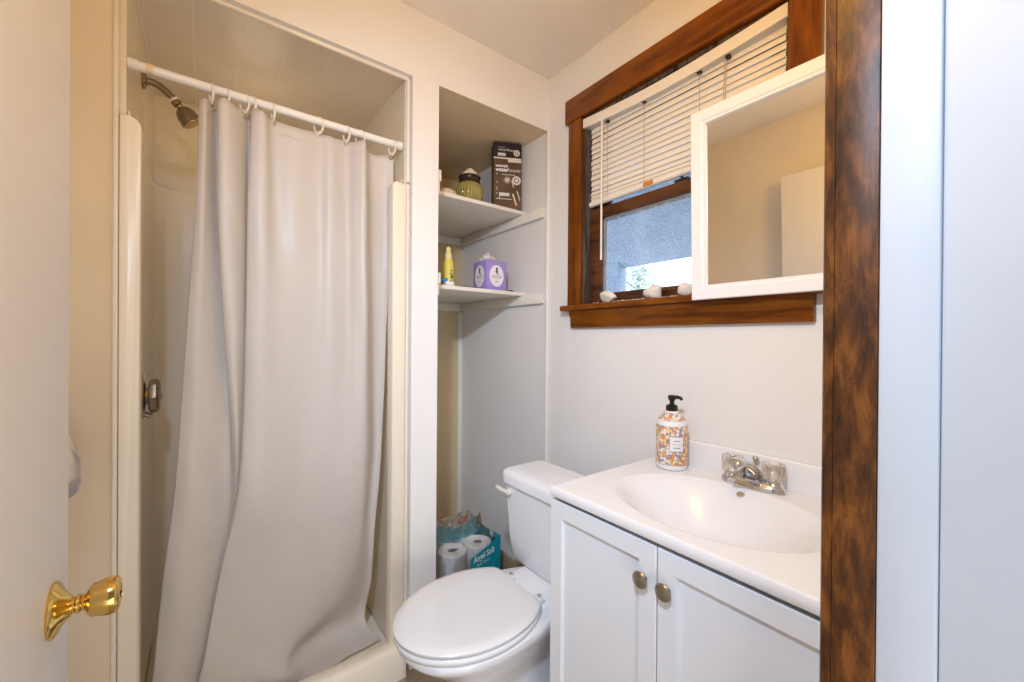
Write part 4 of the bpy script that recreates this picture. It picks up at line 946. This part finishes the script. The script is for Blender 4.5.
# faucet
FX, FY = -0.062, -0.906
fa = thing('faucet', (FX, FY, ZT), 'chrome centerset faucet with clear acrylic knobs', 'faucet')
def lens(z, sx, sy):
    L = []
    for k in range(40):
        a = 2 * PI * k / 40; c, s = math.cos(a), math.sin(a)
        L.append(Vector((FX + sx * math.copysign(abs(c) ** 1.0, c) * (1.0 if c < 0 else 0.8), FY + sy * math.copysign(abs(s) ** 0.8, s), z)))
    return L
b = B(); loft(b, [lens(ZT + 0.0005, 0.032, 0.082), lens(ZT + 0.010, 0.031, 0.081), lens(ZT + 0.019, 0.026, 0.074), lens(ZT + 0.023, 0.018, 0.062)])
for s in (-1, 1): lathe(b, [(0.022, 0.018), (0.021, 0.024), (0.013, 0.030), (0.012, 0.036)], 24, Matrix.Translation((FX, FY + s * 0.052, ZT)))
finish('base', b, 'chrome', fa, 50)
b = B(); loops = []
for (x, z, hw, hh) in ((0.018, 0.016, 0.028, 0.012), (0.004, 0.030, 0.027, 0.017), (-0.018, 0.048, 0.024, 0.017), (-0.044, 0.064, 0.021, 0.015), (-0.070, 0.076, 0.019, 0.013), (-0.090, 0.079, 0.018, 0.013), (-0.102, 0.077, 0.016, 0.013), (-0.109, 0.072, 0.010, 0.010)):
    L = []
    for k in range(20):
        a = 2 * PI * k / 20; c, s = math.cos(a), math.sin(a)
        L.append(Vector((FX + x + hh * math.copysign(abs(s) ** 0.7, s) * -0.35 * (0 if x > -0.09 else 0), FY + hw * math.copysign(abs(c) ** 0.7, c), ZT + z + hh * math.copysign(abs(s) ** 0.7, s))))
    loops.append(L)
loft(b, loops); spt = finish('spout', b, 'chrome', fa, 50)
b = B(); lathe(b, [(0.0095, 0), (0.0105, 0.002), (0.0105, 0.016)], 20, Matrix.Translation((FX - 0.090, FY, ZT + 0.052))); finish('aerator', b, 'nickel', spt)
b = B(); lathe(b, [(0.0022, 0.015), (0.0022, 0.062), (0.004, 0.064), (0.0085, 0.070), (0.009, 0.075), (0.006, 0.079)], 16, Matrix.Translation((FX + 0.020, FY, ZT))); finish('lift_rod', b, 'chrome', fa)
for s in (-1, 1):
    mt = Matrix.Translation((FX, FY + s * 0.052, ZT))
    b = B(); lathe(b, [(0.017, 0.030), (0.024, 0.031), (0.0275, 0.036), (0.0275, 0.070), (0.0255, 0.074), (0.010, 0.0745)], 64, mt, True, lambda a, k: 1 + (0.045 * math.cos(8 * a) if k > 0 else 0)); hd_ = finish('acrylic_knob', b, 'acrylic', fa, 60)
    b = B(); lathe(b, [(0.009, 0.030), (0.009, 0.050), (0.005, 0.054), (0.005, 0.068), (0.012, 0.0735), (0.011, 0.0755), (0.002, 0.0755)], 20, mt); finish('knob_core', b, 'ring' if s < 0 else 'chrome', hd_)

# soap dispenser
SB = Vector((-0.090, -0.682, ZT + 0.0005)); RB = 0.0460
sd_ = thing('soap_dispenser', SB, 'floral printed soap bottle with a black pump at the back of the sink top', 'soap bottle')
b = B(); lathe(b, [(0.038, 0.0), (0.0435, 0.002), (RB, 0.007), (RB, 0.142), (0.044, 0.147), (0.041, 0.148), (0.020, 0.174), (0.016, 0.177)], 48, Matrix.Translation(SB)); bt = finish('bottle', b, 'white', sd_, 30)
b = B(); lathe(b, [(RB + 0.0002, 0.016), (RB + 0.0006, 0.017), (RB + 0.0006, 0.134), (RB + 0.0002, 0.135)], 64, Matrix.Translation(SB), False); finish('printed_sleeve', b, 'floral', bt)
b = B(); lathe(b, [(0.0402, 0.1500), (0.0232, 0.1722)], 48, Matrix.Translation(SB), False); finish('printed_shoulder', b, 'floral', bt)
cv = (Vector((-1.2555, -1.3936, 0)) - Vector((SB.x, SB.y, 0))).normalized(); av = math.atan2(cv.y, cv.x) + 0.32
def patch(a0, a1, z0, z1, r, mat, nm, par):
    b = B(); n = 10
    L0_ = [Vector((SB.x + r * math.cos(a0 + (a1 - a0) * k / n), SB.y + r * math.sin(a0 + (a1 - a0) * k / n), SB.z + z0)) for k in range(n + 1)]
    L1_ = [p + Vector((0, 0, z1 - z0)) for p in L0_]; loft(b, [L0_, L1_], False, False, False); return finish(nm, b, mat, par)
patch(av - 0.46, av + 0.46, 0.058, 0.106, RB + 0.0012, 'greyink', 'label_border', bt); pl_ = patch(av - 0.42, av + 0.42, 0.0605, 0.1035, RB + 0.0016, 'label', 'label', bt)
for (w0, z0) in ((0.22, 0.090), (0.30, 0.080), (0.22, 0.069)):
    for s in (-1, 0, 1): patch(av + s * w0 * 0.66 - w0 * 0.28, av + s * w0 * 0.66 + w0 * 0.28, z0, z0 + 0.0032, RB + 0.0019, 'greyink' if z0 != 0.080 else 'peach', 'label_text', pl_)
b = B(); lathe(b, [(0.0165, 0.176), (0.0175, 0.178), (0.0175, 0.192), (0.013, 0.195), (0.007, 0.197), (0.007, 0.212)], 28, Matrix.Translation(SB)); finish('pump_collar', b, 'black', sd_)
nd = Vector((0.62, -0.78, 0)).normalized()
b = B(); P0 = SB + Vector((0, 0, 0.212))
lathe(b, [(0.007, 0.206), (0.0095, 0.210), (0.0115, 0.214), (0.0115, 0.222), (0.009, 0.225)], 24, Matrix.Translation(SB))
tube(b, [P0 + Vector((0, 0, 0.006)), P0 + nd * 0.016 + Vector((0, 0, 0.007)), P0 + nd * 0.026 + Vector((0, 0, 0.004)), P0 + nd * 0.029 + Vector((0, 0, -0.002))], [0.006, 0.0058, 0.005, 0.0042], 12); finish('pump_head', b, 'black', sd_)
